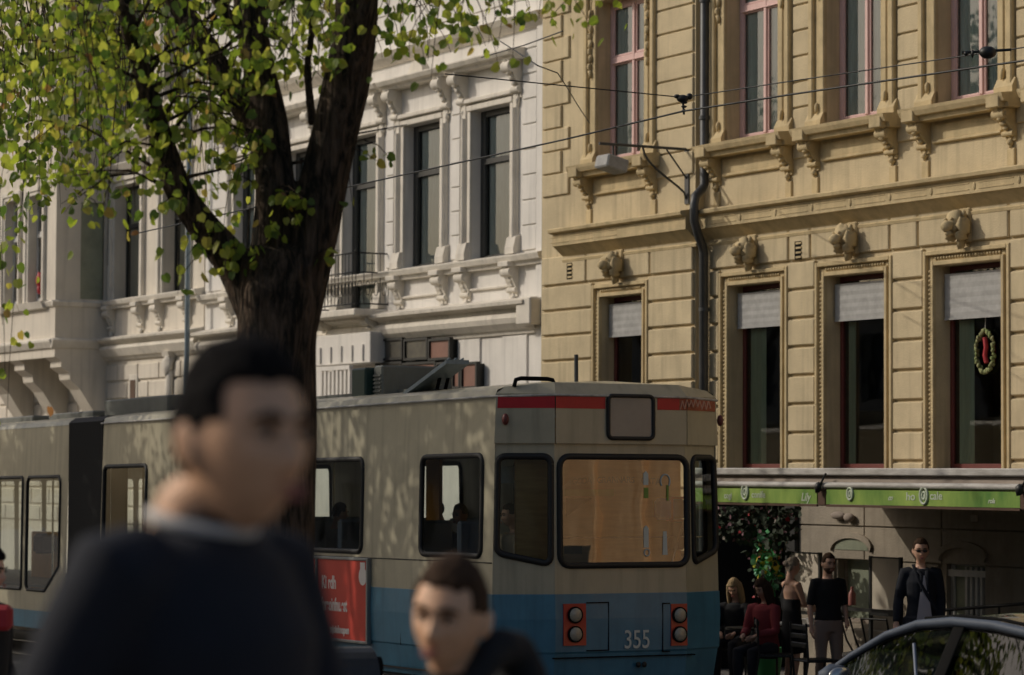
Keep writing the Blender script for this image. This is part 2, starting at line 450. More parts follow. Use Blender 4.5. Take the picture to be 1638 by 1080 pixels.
# ------------------------------------------------------------------ ground
A_B = R(29.3)                       # street direction relative to the view
N2 = Vector((math.cos(A_B), math.sin(A_B), 0))       # from camera towards the facades
U2 = Vector((-math.sin(A_B), math.cos(A_B), 0))      # up the street, away
def ground_z(D, s):
    z = 0.0
    if D < 8.5: z = 0.84-0.12*max(0, D-1.5)
    if D > 17.6: z = -0.03
    if s > 12 : z -= 0.0105*(s-12)
    return z
def sheet(name, D0, D1, s0, s1, nD, ns, m, dz=0.0):
    mb = MB(); vs = []; fs = []
    for i in range(nD+1):
        D = D0+(D1-D0)*i/nD
        for j in range(ns+1):
            s_ = s0+(s1-s0)*j/ns
            p = N2*D+U2*s_; vs.append((p.x, p.y, ground_z(min(max(D, D0+1e-4), D1-1e-4), s_)+dz))
    for i in range(nD):
        for j in range(ns):
            a = i*(ns+1)+j; fs.append((a, a+ns+1, a+ns+2, a+1))
    mb.add(vs, fs); return tag(mb.build(name, m), kind='structure')
sheet('ground', -260, 260, -200, 420, 130, 60, 'paving', dz=-.30)
sheet('terrace', -20, 8.2, -12, 90, 28, 30, 'paving')
sheet('road', 8.2, 17.5, -12, 90, 6, 30, 'asphalt', dz=-.02)
sheet('pavement', 17.5, 22.6, -12, 90, 4, 30, 'paving', dz=.02)
km = MB()
for j in range(34):
    s0 = -12+3*j; p = N2*17.45+U2*s0; q = N2*17.45+U2*(s0+2.99)
    for (a, b) in ((p, q),):
        z0 = ground_z(17, s0); z1 = ground_z(17, s0+3)
        e = N2*.16
        vs = [(a.x, a.y, z0-.15), (b.x, b.y, z1-.15), (b.x+e.x, b.y+e.y, z1-.15), (a.x+e.x, a.y+e.y, z0-.15),
              (a.x, a.y, z0+.10), (b.x, b.y, z1+.10), (b.x+e.x, b.y+e.y, z1+.10), (a.x+e.x, a.y+e.y, z0+.10)]
        km.add(vs, [(0,3,2,1),(4,5,6,7),(0,1,5,4),(1,2,6,5),(2,3,7,6),(3,0,4,7)])
tag(km.build('kerb', 'stone'), kind='structure')
rm = MB()
for D in (14.55, 15.95):
    for j in range(30):
        a = N2*D+U2*(-12+3.3*j); b = N2*D+U2*(-12+3.3*(j+1)); e = N2*.06
        z0, z1 = ground_z(D, -12+3.3*j), ground_z(D, -12+3.3*(j+1))
        rm.add([(a.x, a.y, z0+.005), (a.x+e.x, a.y+e.y, z0+.005), (b.x+e.x, b.y+e.y, z1+.005), (b.x, b.y, z1+.005)], [(0, 1, 2, 3)])
tag(rm.build('rails', 'chrome'), kind='structure')

# ------------------------------------------------------------------ facade helpers
def wall(mb, x0, x1, z0, z1, holes, y, depth=.28):
    xs = sorted({x0, x1} | {v for h in holes for v in h[:2] if x0 < v < x1})
    zs = sorted({z0, z1} | {v for h in holes for v in h[2:4] if z0 < v < z1})
    for a, b in zip(xs, xs[1:]):
        for c, d in zip(zs, zs[1:]):
            mx, mz = (a+b)/2, (c+d)/2
            if any(h[0] < mx < h[1] and h[2] < mz < h[3] for h in holes): continue
            mb.add([(a, y, c), (b, y, c), (b, y, d), (a, y, d)], [(0, 1, 2, 3)])
    for h in holes:
        a, b, c, d = h[:4]
        mb.add([(a,y,c),(b,y,c),(b,y,d),(a,y,d),(a,y+depth,c),(b,y+depth,c),(b,y+depth,d),(a,y+depth,d)],
               [(0,4,5,1),(1,5,6,2),(2,6,7,3),(3,7,4,0)])
def cornice(mb, x0, x1, z, y, prof):          # prof: list of (out, dz) from bottom to top along the outer contour
    pts = [(y+.01, z+prof[0][1])]+[(y-o, z+dz) for o, dz in prof]+[(y+.01, z+prof[-1][1])]
    mb.extrude_x(x0, x1, pts)
def console(mb, xc, w, ztop, h, d, y):        # scroll bracket
    prof = []
    for k in range(15):
        t = k/14
        out = d*(.5+.5*math.cos(math.pi*t**.8))*(1-.12*math.sin(t*math.pi*3))+.025
        prof.append((y-out, ztop-h*t*.92))
    pts = [(y+.01, ztop)]+prof+[(y+.01, ztop-h*.92)]
    mb.extrude_x(xc-w/2, xc+w/2, pts[::-1])
    mb.extrude_x(xc-w*.16, xc+w*.16, [(a-.018 if 0 < i < len(pts)-1 else a, b) for i, (a, b) in enumerate(pts)][::-1])
    mb.cyl_x(xc-w/2-.02, xc+w/2+.02, y-d*.80, ztop-h*.17, h*.15, 16)
    mb.cyl_x(xc-w/2-.03, xc+w/2+.03, y-d*.80, ztop-h*.17, h*.06, 10)
    mb.cyl_x(xc-w/2-.012, xc+w/2+.012, y-d*.26, ztop-h*.72, h*.085, 12)
    mb.ell((xc, y-.035, ztop-h*.98), (w*.26, .04, h*.1), 8, 6, rough=.4, seed=xc)
    mb.ell((xc, y-.03, ztop-h*1.08), (w*.14, .025, h*.06), 8, 5)
    for k in range(4):
        mb.ell((xc, y-d*(.86-.2*k), ztop-h*(.30+.13*k)), (w*.30, d*.11, h*.07), 8, 6, rough=.5, seed=k+xc)
def lion(mb, xc, zc, y, k=1.0):               # keystone head
    mb.rbox(xc-.11*k, xc+.11*k, y-.06*k, y+.01, zc-.20*k, zc+.21*k, .02)
    mb.ell((xc, y-.16*k, zc+.03*k), (.135*k, .13*k, .14*k), 14, 10, rough=.5, seed=xc)
    mb.ell((xc, y-.30*k, zc-.02*k), (.075*k, .08*k, .07*k), 10, 8, rough=.3)
    mb.ell((xc, y-.28*k, zc-.10*k), (.05*k, .055*k, .04*k), 8, 6)
    for sx in (-1, 1):
        mb.ell((xc+sx*.055*k, y-.285*k, zc+.065*k), (.026*k, .02*k, .02*k), 6, 5)
        mb.ell((xc+sx*.115*k, y-.15*k, zc+.13*k), (.035*k, .03*k, .045*k), 8, 6)
        mb.ell((xc+sx*.13*k, y-.16*k, zc-.03*k), (.05*k, .10*k, .12*k), 8, 6, rough=.8, seed=sx)
        mb.ell((xc+sx*.09*k, y-.17*k, zc-.13*k), (.06*k, .09*k, .06*k), 8, 6, rough=.8, seed=sx+4)
    mb.ell((xc, y-.10*k, zc-.21*k), (.05*k, .06*k, .07*k), 8, 6, rough=.6)
def surround(mb, x0, x1, z0, z1, y, steps, top=True, bottom=False):
    """stepped architrave: steps = list of (offset from opening, width, out)"""
    for off, wd, out in steps:
        mb.cbox(x0-off-wd, x0-off, y-out, y+.01, z0, z1+off+(wd if top else 0), .008)
        mb.cbox(x1+off, x1+off+wd, y-out, y+.01, z0, z1+off+(wd if top else 0), .008)
        if top: mb.cbox(x0-off, x1+off, y-out, y+.01, z1+off, z1+off+wd, .008)
def window(b, x0, x1, z0, z1, yf, frame_m, fw=.05, transom=None, mull=True, blind=None, curtain=None, label=None,
           glass='glass', roomy=True, ft=.05, slats=2):
    f = MB()
    f.cbox(x0, x0+fw, yf, yf+ft, z0, z1, .006); f.cbox(x1-fw, x1, yf, yf+ft, z0, z1, .006)
    f.cbox(x0+fw, x1-fw, yf, yf+ft, z1-fw, z1, .006); f.cbox(x0+fw, x1-fw, yf, yf+ft, z0, z0+fw*1.3, .006)
    if transom is not None:
        f.cbox(x0+fw, x1-fw, yf-.012, yf+ft, transom-.04, transom+.04, .008)
        f.cbox(x0+fw, x1-fw, yf-.03, yf+.0, transom-.055, transom-.035, .006)
    if mull:
        xm = (x0+x1)/2; f.cbox(xm-.033, xm+.033, yf-.018, yf+ft, z0+fw*1.3, z1-fw, .008)
        for (c, d) in ([(z0+fw*1.3, (transom or z1-fw)-.045), ((transom or z1)+.045, z1-fw)] if transom else [(z0+fw*1.3, z1-fw)]):
            for (a, e) in ((x0+fw, xm-.035), (xm+.035, x1-fw)):
                f.cbox(a, a+.028, yf+.006, yf+.04, c, d, .005); f.cbox(e-.028, e, yf+.006, yf+.04, c, d, .005)
                f.cbox(a+.028, e-.028, yf+.006, yf+.04, c, c+.03, .005); f.cbox(a+.028, e-.028, yf+.006, yf+.04, d-.03, d, .005)
    win = f.build('window', frame_m, b)
    if label: win['label'] = label
    g = MB(); g.add([(x0+.01, yf+.028, z0), (x1-.01, yf+.028, z0), (x1-.01, yf+.028, z1), (x0+.01, yf+.028, z1)], [(0, 1, 2, 3)])
    g.build('pane', glass, win)
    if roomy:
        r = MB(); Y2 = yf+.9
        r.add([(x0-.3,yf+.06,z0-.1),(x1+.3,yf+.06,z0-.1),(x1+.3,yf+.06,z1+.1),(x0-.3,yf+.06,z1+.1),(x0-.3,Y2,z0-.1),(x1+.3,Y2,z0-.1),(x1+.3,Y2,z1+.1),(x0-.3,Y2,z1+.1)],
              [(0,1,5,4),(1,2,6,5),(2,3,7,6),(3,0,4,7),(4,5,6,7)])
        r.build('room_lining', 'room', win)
    if blind:
        q = MB(); zb = blind; n = 9
        vs = []; 
        for i in range(n+1):
            zz = z1-.10-(z1-.10-zb)*i/n
            vs += [(x0+fw*.5, yf-.10+(.005 if i % 2 else 0), zz), (x1-.01, yf-.10+(.005 if i % 2 else 0), zz)]
        q.add(vs, [(2*i, 2*i+1, 2*i+3, 2*i+2) for i in range(n)], smooth=False)
        q.box(x0+fw*.5, x1-.01, yf-.105, yf-.08, zb-.025, zb)
        q.build('blind', 'blind', win)
    if curtain:
        for (a, e, mm) in curtain:
            q = MB(); n = 26; vs = []
            for i in range(n+1):
                xx = a+(e-a)*i/n; yy = yf+.068+.012*math.sin(i*1.9)+.006*math.sin(i*4.1)
                vs += [(xx, yy, z0+.02), (xx, yy, (blind or z1)-.02)]
            q.add(vs, [(2*i, 2*i+2, 2*i+3, 2*i+1) for i in range(n)], smooth=True)
            q.build('curtain', mm, win)
    return win
def blocks(mb, x0, x1, joints, y, holes, out=.045, gap=.036, split=None, c=.014):
    """rusticated courses between consecutive joint heights, cut by hole x-ranges"""
    for i, (c0, c1) in enumerate(zip(joints, joints[1:])):
        segs = [(x0, x1)]
        for h in holes:
            if h[2] < (c0+c1)/2 < h[3]:
                ns = []
                for a, b in segs:
                    if h[1] <= a or h[0] >= b: ns.append((a, b)); continue
                    if h[0] > a: ns.append((a, h[0]))
                    if h[1] < b: ns.append((h[1], b))
                segs = ns
        for a, b in segs:
            cuts = [a]
            if split:
                k = split(i); 
                xx = a+k*.5 if i % 2 else a+k
                while xx < b-k*.4: cuts.append(xx); xx += k
            cuts.append(b)
            for p, q in zip(cuts, cuts[1:]):
                if q-p > .06: mb.cbox(p+gap/2, q-gap/2, y-out, y+.005, c0+gap/2, c1-gap/2, c)

# ------------------------------------------------------------------ yellow building
DY = 21.4
ROT = -(math.pi/2-A_B)
Yf = Frame(N2*DY, ROT)
hy = lambda px, py, y=0.0: Yf.hit(px, py, y)
yb = thing('yellow_building', 'ochre yellow stucco building with pink framed windows and lion head keystones', 'building', M=Yf.M)
XR = hy(1638, 500)[0]+4.0
XL = hy(880, 500)[0]
XM = hy(1112, 500, -.15)[0]            # right edge of the projecting left bay
YL = -.15
z_c = hy(1380, 291)[1]                 # cornice lip (outer edge projects .3)
z_c = hy(1380, 306, -.28)[1]
ZT = 12.5
# upper windows (opening edges measured at the wall plane)
up = []
UZ0 = hy(1350, 200, .0)[1]
print('UZ0', UZ0, 'cornice', z_c, 'XR', XR, 'XL', XL, 'XM', XM)
UZ0 = hy(1405, 190, .0)[1]; UZ1 = UZ0+2.75; UTR = UZ0+1.85
for a, b in ((1163, 1248), (1322, 1413), (1500, 1600)):
    up.append((hy(a, 150)[0], hy(b, 150)[0], UZ0, UZ1))
upl = (hy(957, 150, YL)[0], hy(1034, 150, YL)[0], UZ0, UZ0+2.36)
GZ1 = hy(1411, 434)[1]; GZ0 = hy(1411, 752)[1]
gr = []
for a, b in ((1167, 1252), (1322, 1418), (1497, 1605)):
    gr.append((hy(a, 500)[0], hy(b, 500)[0], GZ0, GZ1))
grl = (hy(962, 500, YL)[0], hy(1030, 500, YL)[0], GZ0, GZ1)
# far right extra bay beyond the frame
step = gr[2][0]-gr[1][0]
for kk in range(1, 2):
    gr.append((gr[2][0]+step*kk, gr[2][1]+step*kk, GZ0, GZ1)); up.append((up[2][0]+step*kk, up[2][1]+step*kk, UZ0, UZ1))
cafe_top = GZ0+.27
wl = MB()
wall(wl, XM, XR, cafe_top-.3, ZT, up+gr, 0.0, .30)
wall(wl, XL, XM, -0.6, ZT, [upl, grl], YL, .30)
wl.add([(XM, YL, -0.6), (XM, 0.0, -0.6), (XM, 0.0, ZT), (XM, YL, ZT)], [(0, 1, 2, 3)])
wl.add([(XL, YL, -.6), (XL, 6, -.6), (XL, 6, ZT), (XL, YL, ZT)], [(3, 2, 1, 0)])
wl.add([(XR, 0, -.6), (XR, 6, -.6), (XR, 6, ZT), (XR, 0, ZT)], [(0, 1, 2, 3)])
wl.add([(XL, YL, ZT), (XR, YL, ZT), (XR, 6, ZT), (XL, 6, ZT)], [(0, 1, 2, 3)])
# ground floor rustication
dzc = .37
gj = [GZ1+.235-dzc*k for k in range(0, 9)][::-1]
def infl(h, m0=.19, m1=.14, top=.25): return (h[0]-m0, h[1]+m1, h[2]-5, h[3]+top)
bh = [infl(h) for h in gr]
blocks(wl, XM+.16, XR, gj, 0, bh)
blocks(wl, XL+.06, XM, gj, YL, [infl(grl)], split=lambda i: 50)
# top band of blocks under the cornice
tb0, tb1 = gj[-1], gj[-1]+.44
def bandblocks(x0, x1, y, cuts):
    cs = [x0]+sorted(cuts)+[x1]
    for p, q in zip(cs, cs[1:]): wl.cbox(p+.017, q-.017, y-.045, y+.005, tb0+.017, tb1-.017, .014)
cuts = []
for px in (1265, 1300, 1427, 1472, 1618): cuts.append(hy(px, 400)[0])
bandblocks(XM+.16, XR, 0, cuts)
bandblocks(XL+.06, XM, YL, [hy(941, 420, YL)[0], hy(1043, 410, YL)[0]])
# upper floor joints
uj = [UZ0-.35+.335*k for k in range(0, 22)]
ubh = [(h[0]-.31, h[1]+.31, h[2]-.4, h[3]+.75) for h in up]
blocks(wl, XM+.16, XR, uj, 0, ubh, out=.03, gap=.026, c=.010)
blocks(wl, upl[1]+.24, XM-.02, uj, YL, [], out=.03, gap=.026, c=.010)
# toothed quoins on the left edge
for i, (c0, c1) in enumerate(zip(uj, uj[1:])):
    wl.cbox(XL+.06, XL+(.60 if i % 2 else .82), YL-.035, YL+.005, c0+.01, c1-.01, .012)
wallobj = wl.build('wall', 'yellow', yb)
# string cornice
PROF = [(0.0, -.42), (.05, -.42), (.06, -.385), (.035, -.36), (.05, -.33), (.12, -.27), (.20, -.20), (.225, -.195), (.225, -.02), (.25, -.02), (.30, .0), (.31, .04), (.30, .055), (.02, .10)]
cm = MB()
cornice(cm, XM+.0, XR, z_c, 0, PROF)
cornice(cm, hy(879, 365, YL-.27)[0], XM+.10, z_c, YL, PROF)
xx = XM+.4
while xx < XR-.8 and xx < XM+14:
    for (za, zb) in ((-.075, -.065), (-.15, -.14)):
        cm.box(xx+.06, xx+.70, -.232, -.22, z_c+za, z_c+zb)
    cm.ell((xx-.02, -.226, z_c-.11), (.03, .014, .05), 8, 6)
    xx += .82
for a in range(3):
    x0_ = XL+.62+a*.66
    for (za, zb) in ((-.075, -.065), (-.15, -.14)):
        cm.box(x0_, x0_+.56, YL-.232, YL-.22, z_c+za, z_c+zb)
tb = cm.build('string_cornice', 'yellow_trim', yb)
cm = MB()
cornice(cm, XL-.3, XR, ZT, 0, [(0, -.5), (.1, -.45), (.3, -.2), (.55, -.15), (.55, 0), (.0, .05)])
cm.build('top_cornice', 'yellow_trim', yb)
# upper windows with surrounds and bracketed sills
def upper(h, y, k=0):
    x0, x1, z0, z1 = h
    s = MB()
    for sx, xe in ((-1, x0), (1, x1)):
        a, b = (xe-.12, xe) if sx < 0 else (xe, xe+.12)
        s.cbox(a, b, y-.05, y+.01, z0+.02, z1+.1, .012)
        a, b = (xe-.20, xe-.12) if sx < 0 else (xe+.12, xe+.20)
        s.cbox(a, b, y-.035, y+.01, z0+.02, z1+.1, .01)
        a, b = (xe-.30, xe-.20) if sx < 0 else (xe+.20, xe+.30)
        s.cbox(a, b, y-.085, y+.01, z0+.02, z1+.1, .015)
        xc = xe+sx*.12
        # flaring foot and carved drop
        s.extrude_x(xe-.34 if sx < 0 else xe, xe if sx < 0 else xe+.34, [(y+.01, z0), (y-.10, z0), (y-.10, z0+.10), (y-.05, z0+.2), (y+.01, z0+.2)][::-1])
        s.ell((xc, y-.07, z0+.26), (.03, .03, .07), 8, 6, rough=.4)
        for q in range(9):
            s.ell((xc+.012*(-1)**q, y-.07, z1-.15-.11*q), (.05-.002*q, .035, .06), 8, 6, rough=.7, seed=q)
    s.cbox(x0, x1, y-.05, y+.01, z1, z1+.12, .012)
    s.cbox(x0-.3, x1+.3, y-.12, y+.01, z1+.14, z1+.4, .015)
    cornice(s, x0-.42, x1+.42, z1+.62, y, [(0, -.2), (.06, -.2), (.1, -.14), (.22, -.08), (.24, 0), (.0, .05)])
    s.build('window_surround', 'yellow_trim', yb)
    s = MB()
    pr = [(.0, -.20), (.10, -.20), (.13, -.13), (.20, -.11), (.24, -.05), (.25, 0), (.02, .035)]
    pr = [(.0, -.16), (.20, -.16), (.22, -.10), (.27, -.095), (.30, -.04), (.31, 0), (.02, .03)]
    cornice(s, x0-.40, x1+.40, z0+.0, y, pr)
    for xe in (x0-.22, x1+.22):
        console(s, xe, .17, z0-.165, .40, .22, y)
        s.cbox(xe-.12, xe+.12, y-.305, y-.0, z0-.165, z0-.02, .01)
        s.cbox(xe-.07, xe+.07, y-.03, y+.01, z0-.86, z0-.62, .01)
    s.cbox(x0-.06, x1+.06, y-.05, y+.01, z0-.43, z0-.39, .01)
    s.cbox(x0-.06, x1+.06, y-.03, y+.01, z0-.39, z0-.20, .004)
    s.build('window_ledge', 'yellow_trim', yb)
    window(yb, x0, x1, z0+.02, z1, y+.20, 'pink', .075, transom=UTR if h is not upl else z0+1.52, mull=True,
           curtain=[(x0+.05, (x0+x1)/2-.01, 'curtain'), ((x0+x1)/2+.01, x1-.05, 'curtain')])
for h in up: upper(h, 0)
upper(upl, YL)
# ground floor windows
def ground(h, y, k):
    x0, x1, z0, z1 = h
    s = MB()
    surround(s, x0, x1, z0, z1, y, [(0, .055, .045), (.055, .07, .012), (.125, .055, .065)])
    for q in range(int((z1-z0)/.055)):       # bead moulding down the jambs
        s.ell((x0-.09, y-.02, z0+.03+q*.055), (.022, .018, .022), 6, 4)
    for q in range(int((x1-x0)/.055)):
        s.ell((x0+.03+q*.055, y-.02, z1+.09), (.022, .018, .022), 6, 4)
    s.build('window_surround', 'yellow_trim', yb)
    wd = x1-x0
    cur = {5: [], 6: [], 7: [], 8: [], 9: [], 10: [], 0: [(x0+.1, x0+.48, 'greencurt')], 1: [(x0+.1, x0+.26, 'greencurt')], 2: [(x0+.1, x0+.40, 'greencurt')], 3: [(x0+.1, x0+.4, 'greencurt')], 4: []}[k]
    window(yb, x0, x1, z0, z1, y+.21, 'darkred' if k != 4 else 'darkred', .06, mull=False, blind=z1-.55-(.08 if k == 2 else 0), curtain=cur)
for k, h in enumerate(gr): ground(h, 0, k if k < 4 else 5)
ground(grl, YL, 4)
for h, y in [(g, 0) for g in gr]+[(grl, YL)]:
    lm = MB(); xc = (h[0]+h[1])/2+.0
    lion(lm, xc, GZ1+.44, y-.02, 1.0)
    lm.build('lion_head', 'yellow_trim', yb)
for px, py, y in ((1281, 401, 0), (915, 434, YL)):
    x, z = hy(px, py, y); v = MB()
    v.box(x-.075, x+.075, y-.046, y-.035, z-.12, z+.12)
    vv = v.build('air_vent', 'carblack', yb)
    v = MB()
    for q in range(4): v.box(x-.03, x+.085, y-.062, y-.047, z-.10+q*.06, z-.075+q*.06)
    v.build('slat', 'yellow_trim', vv)
# hanging wreath inside the third window
x, z = hy(1576, 562, .2)
wr = thing('wreath', 'small oval straw wreath with red ribbon hung in the right ground floor window', 'wreath', M=Yf.M)
mb = MB(); n = 20
for k in range(n*3):
    t = 2*math.pi*k/(n*3); mb.ell((x+.16*math.cos(t)+rnd.uniform(-.012, .012), .20+rnd.uniform(-.02, .02), z+.24*math.sin(t)+rnd.uniform(-.012, .012)), (.028, .02, .028), 6, 4, rough=.8, seed=k)
mb.build('ring', 'straw', wr)
mb = MB(); mb.tube([(x+.02, .18, z+.16), (x+.05, .175, z+.05), (x+.02, .18, z-.05), (x+.05, .18, z-.14)], .03, 6); mb.build('ribbon', 'redp', wr)
mb = MB(); mb.tube([(x, .2, z+.24), (x, .21, z+.55)], .005, 5); mb.build('string', 'whitecloth', wr)

# downpipe in the corner between the two parts
dp = thing('downpipe', 'dark grey drainpipe with a swan neck in the corner of the yellow building', 'drainpipe', M=Yf.M)
xp = hy(1128, 150, -.12)[0]; xq = hy(1119, 500, -.12)[0]
mb = MB(); zc1 = z_c
mb.tube([(xp, -.13, ZT), (xp, -.13, zc1+.42), (xp+.04, -.2, zc1+.34), (xp+.09, -.33, zc1+.24), (xp+.12, -.37, zc1+.12), (xp+.12, -.37, zc1-.10), (xp+.08, -.28, zc1-.28), (xp+.03, -.18, zc1-.42), (xp, -.14, zc1-.52), (xp, -.13, -.3)], .062, 12)
mb.build('pipe', 'zinc', dp)
for zz in (GZ1-.3, GZ1-1.7, UZ0+.4, UZ0+2.0):
    mb = MB(); mb.tube([(xp, -.13, zz-.025), (xp, -.13, zz+.025)], .075, 12); mb.build('pipe_clip', 'zinc', dp)

# lamp arm on the left bay
x0_, z0_ = hy(1098, 239, YL-.02)
la = thing('wall_lamp', 'steel arm with a curved strut and white floodlight box fixed to the yellow corner pier', 'lamp', M=Yf.M)
mb = MB(); mb.tube([(x0_, YL, z0_), (x0_-.02, YL-1.40, z0_+.0)], .02, 8)
pts = [(x0_-.0, YL-.0-.03, z0_-.68)]
for k in range(9):
    t = k/8; pts.append((x0_, YL-.05-.62*math.sin(t*math.pi/2)**1.2-.05*t, z0_-.60+.58*t**1.0))
mb.tube(pts, .016, 7); mb.tube([(x0_, YL, z0_-.42), (x0_, YL-.34, z0_-.02)], .012, 6)
mb.tube([(x0_-.02, YL-1.18, z0_), (x0_-.02, YL-1.18, z0_-.16)], .015, 6)
mb.box(x0_-.05, x0_+.05, YL-.02, YL, z0_-.75, z0_+.08)
mb.build('arm', 'zinc', la)
mb = MB(); MM = Matrix.Translation((x0_-.02, YL-1.2, z0_-.27)) @ Matrix.Rotation(R(-14), 4, 'X')
mb.rbox(-.17, .17, -.17, .17, -.09, .09, .02, M=MM); mb.build('lamp_box', 'blind', la)

# ------------------------------------------------------------------ white building
Wf = Frame(N2*21.5, ROT)
hw = lambda px, py, y=0.0: Wf.hit(px, py, y)
wb = thing('white_building', 'white stucco building with charcoal window frames next to the yellow one', 'building', M=Wf.M)
WX1 = hw(879, 400)[0]; WX0 = hw(328, 500)[0]
WZ1 = hw(785, 172)[1]; WZ0 = hw(785, 412)[1]; 
wins = []
for a, b in ((648, 706), (755, 818), (551, 604)):
    wins.append([hw(a, 300)[0], hw(b, 300)[0], WZ0, WZ1])
stp = wins[1][0]-wins[0][0]
wins[2][2] = WZ0-.62
xx = wins[2][0]-stp
while xx > WX0+.5:
    wins.append([xx, xx+.95, WZ0, WZ1]); xx -= stp
print('white windows', wins, WX0, WX1, 'ZZ', WZ0, WZ1)
wm = MB()
wall(wm, WX0, WX1, -1.2, ZT+1, [tuple(h) for h in wins], 0, .3)
wm.add([(WX1, 0, -1), (WX1, 5, -1), (WX1, 5, ZT+1), (WX1, 0, ZT+1)], [(0, 1, 2, 3)])
wm.add([(WX0, 0, -1), (WX0, 5, -1), (WX0, 5, ZT+1), (WX0, 0, ZT+1)], [(3, 2, 1, 0)])
wm.add([(WX0, 0, ZT+1), (WX1, 0, ZT+1), (WX1, 5, ZT+1), (WX0, 5, ZT+1)], [(0, 1, 2, 3)])
wj = [WZ0+.03+.385*k for k in range(0, 18)]
wbh = [(h[0]-.36, h[1]+.36, h[2]-1, h[3]+.70) for h in wins]
blocks(wm, WX0+.1, WX1-.36, wj, 0, wbh, out=.026, gap=.022, c=.008)
# pier on the right edge
wm.cbox(WX1-.30, WX1-.10, -.07, .01, -1.2, ZT, .012)
wm.build('wall', 'white', wb)
zsc = WZ0-.03
cm = MB()
cornice(cm, WX0, WX1-.02, zsc, 0, [(0, -.16), (.10, -.16), (.12, -.10), (.17, -.09), (.2, -.02), (.2, 0), (.0, .04)])
zmc = hw(700, 507, -.2)[1]
cornice(cm, WX0, WX1-.25, zmc, 0, [(0, -.36), (.04, -.36), (.06, -.31), (.10, -.29), (.19, -.20), (.22, -.12), (.19, -.05), (.13, -.03), (.14, .02), (.33, .07), (.34, .12), (.0, .2)])
cm.rbox(WX1-.50, WX1-.06, -.30, .0, zmc-.25, zmc+.16, .02)
cm.rbox(WX1-.34, WX1-.06, -.12, .0, zmc-.25, zmc-.02, .02)
cornice(cm, WX0, WX1, WZ1+1.25, 0, [(0, -.2), (.08, -.18), (.2, -.08), (.26, 0), (.0, .05)])
cornice(cm, WX0, WX1, ZT+1, 0, [(0, -.5), (.1, -.45), (.3, -.2), (.55, -.15), (.55, 0), (.0, .05)])
cm.build('string_cornice', 'white_trim', wb)
for h in wins:
    x0, x1, z0, z1 = h
    s = MB()
    for sx, xe in ((-1, x0), (1, x1)):
        s.cbox(*((xe-.10, xe) if sx < 0 else (xe, xe+.10)), -.04, .01, z0, z1+.1, .008)
        s.cbox(*((xe-.24, xe-.12) if sx < 0 else (xe+.12, xe+.24)), -.055, .01, z0, z1+.25, .015)
        s.tube([(xe+sx*.18, -.06, z0+.2), (xe+sx*.18, -.06, z1-.1)], .04, 10)
        s.extrude_x(xe-.3 if sx < 0 else xe+.02, xe-.02 if sx < 0 else xe+.3, [(.01, z0), (-.13, z0), (-.13, z0+.1), (-.09, z0+.26), (.01, z0+.3)][::-1])
        console(s, xe+sx*.24, .2, z1+.62, .62, .24, 0)
    s.cbox(x0-.10, x1+.10, -.06, .01, z1+.0, z1+.09, .01)
    s.cbox(x0-.12, x1+.12, -.10, .01, z1+.12, z1+.19, .012)
    cornice(s, x0-.45, x1+.45, z1+.76, 0, [(0, -.14), (.2, -.14), (.22, -.10), (.30, -.08), (.34, -.02), (.34, 0), (.0, .05)])
    if z0 < WZ0-.1 or h is wins[0]:
        xc = (x0+x1)/2
        pts = [(xc+.26*math.cos(R(a)), z1+.78+.22*math.sin(R(a))) for a in range(0, 181, 18)]
        s.add([(p[0], -.16, p[1]) for p in pts]+[(p[0], 0, p[1]) for p in pts], [list(range(11))[::-1]]+[(i, i+1, i+12, i+11) for i in range(10)])
    s.build('window_surround', 'white_trim', wb)
    if z0 > WZ0-.1:
        s = MB()
        for xe in (x0-.12, x1+.12):
            console(s, xe, .24, z0-.19, .50, .15, 0)
            s.cbox(xe-.16, xe+.16, -.22, 0, z0-.2, z0-.12, .01)
        s.cbox(x0+.02, x1-.02, -.05, .01, z0-.50, z0-.46, .01)
        s.build('window_ledge', 'white_trim', wb)
    tz = z0+1.55 if z0 > WZ0-.1 else z0+2.15
    window(wb, x0, x1, z0, z1, .17, 'charcoal', .05, transom=tz, mull=False, curtain=[(x0+.06, x1-.06, 'curtain')])
    f = MB(); f.cbox(x0, x0+.15, .15, .22, z0, z1, .01); f.cbox(x0+.15, x1, .15, .22, z1-.1, z1-.0, .01)
    f.build('shutter_frame', 'charcoal', wb)
# blind ground floor recesses
cm = MB()
for a, b in ((735, 770), (806, 845)):
    xa, xb_ = hw(a, 570)[0], hw(b, 570)[0]; zt = hw(790, 540)[1]
    cm.cbox(xa, xb_, -.03, .005, -1, zt, .01)
cm.build('flat_pier', 'white', wb)
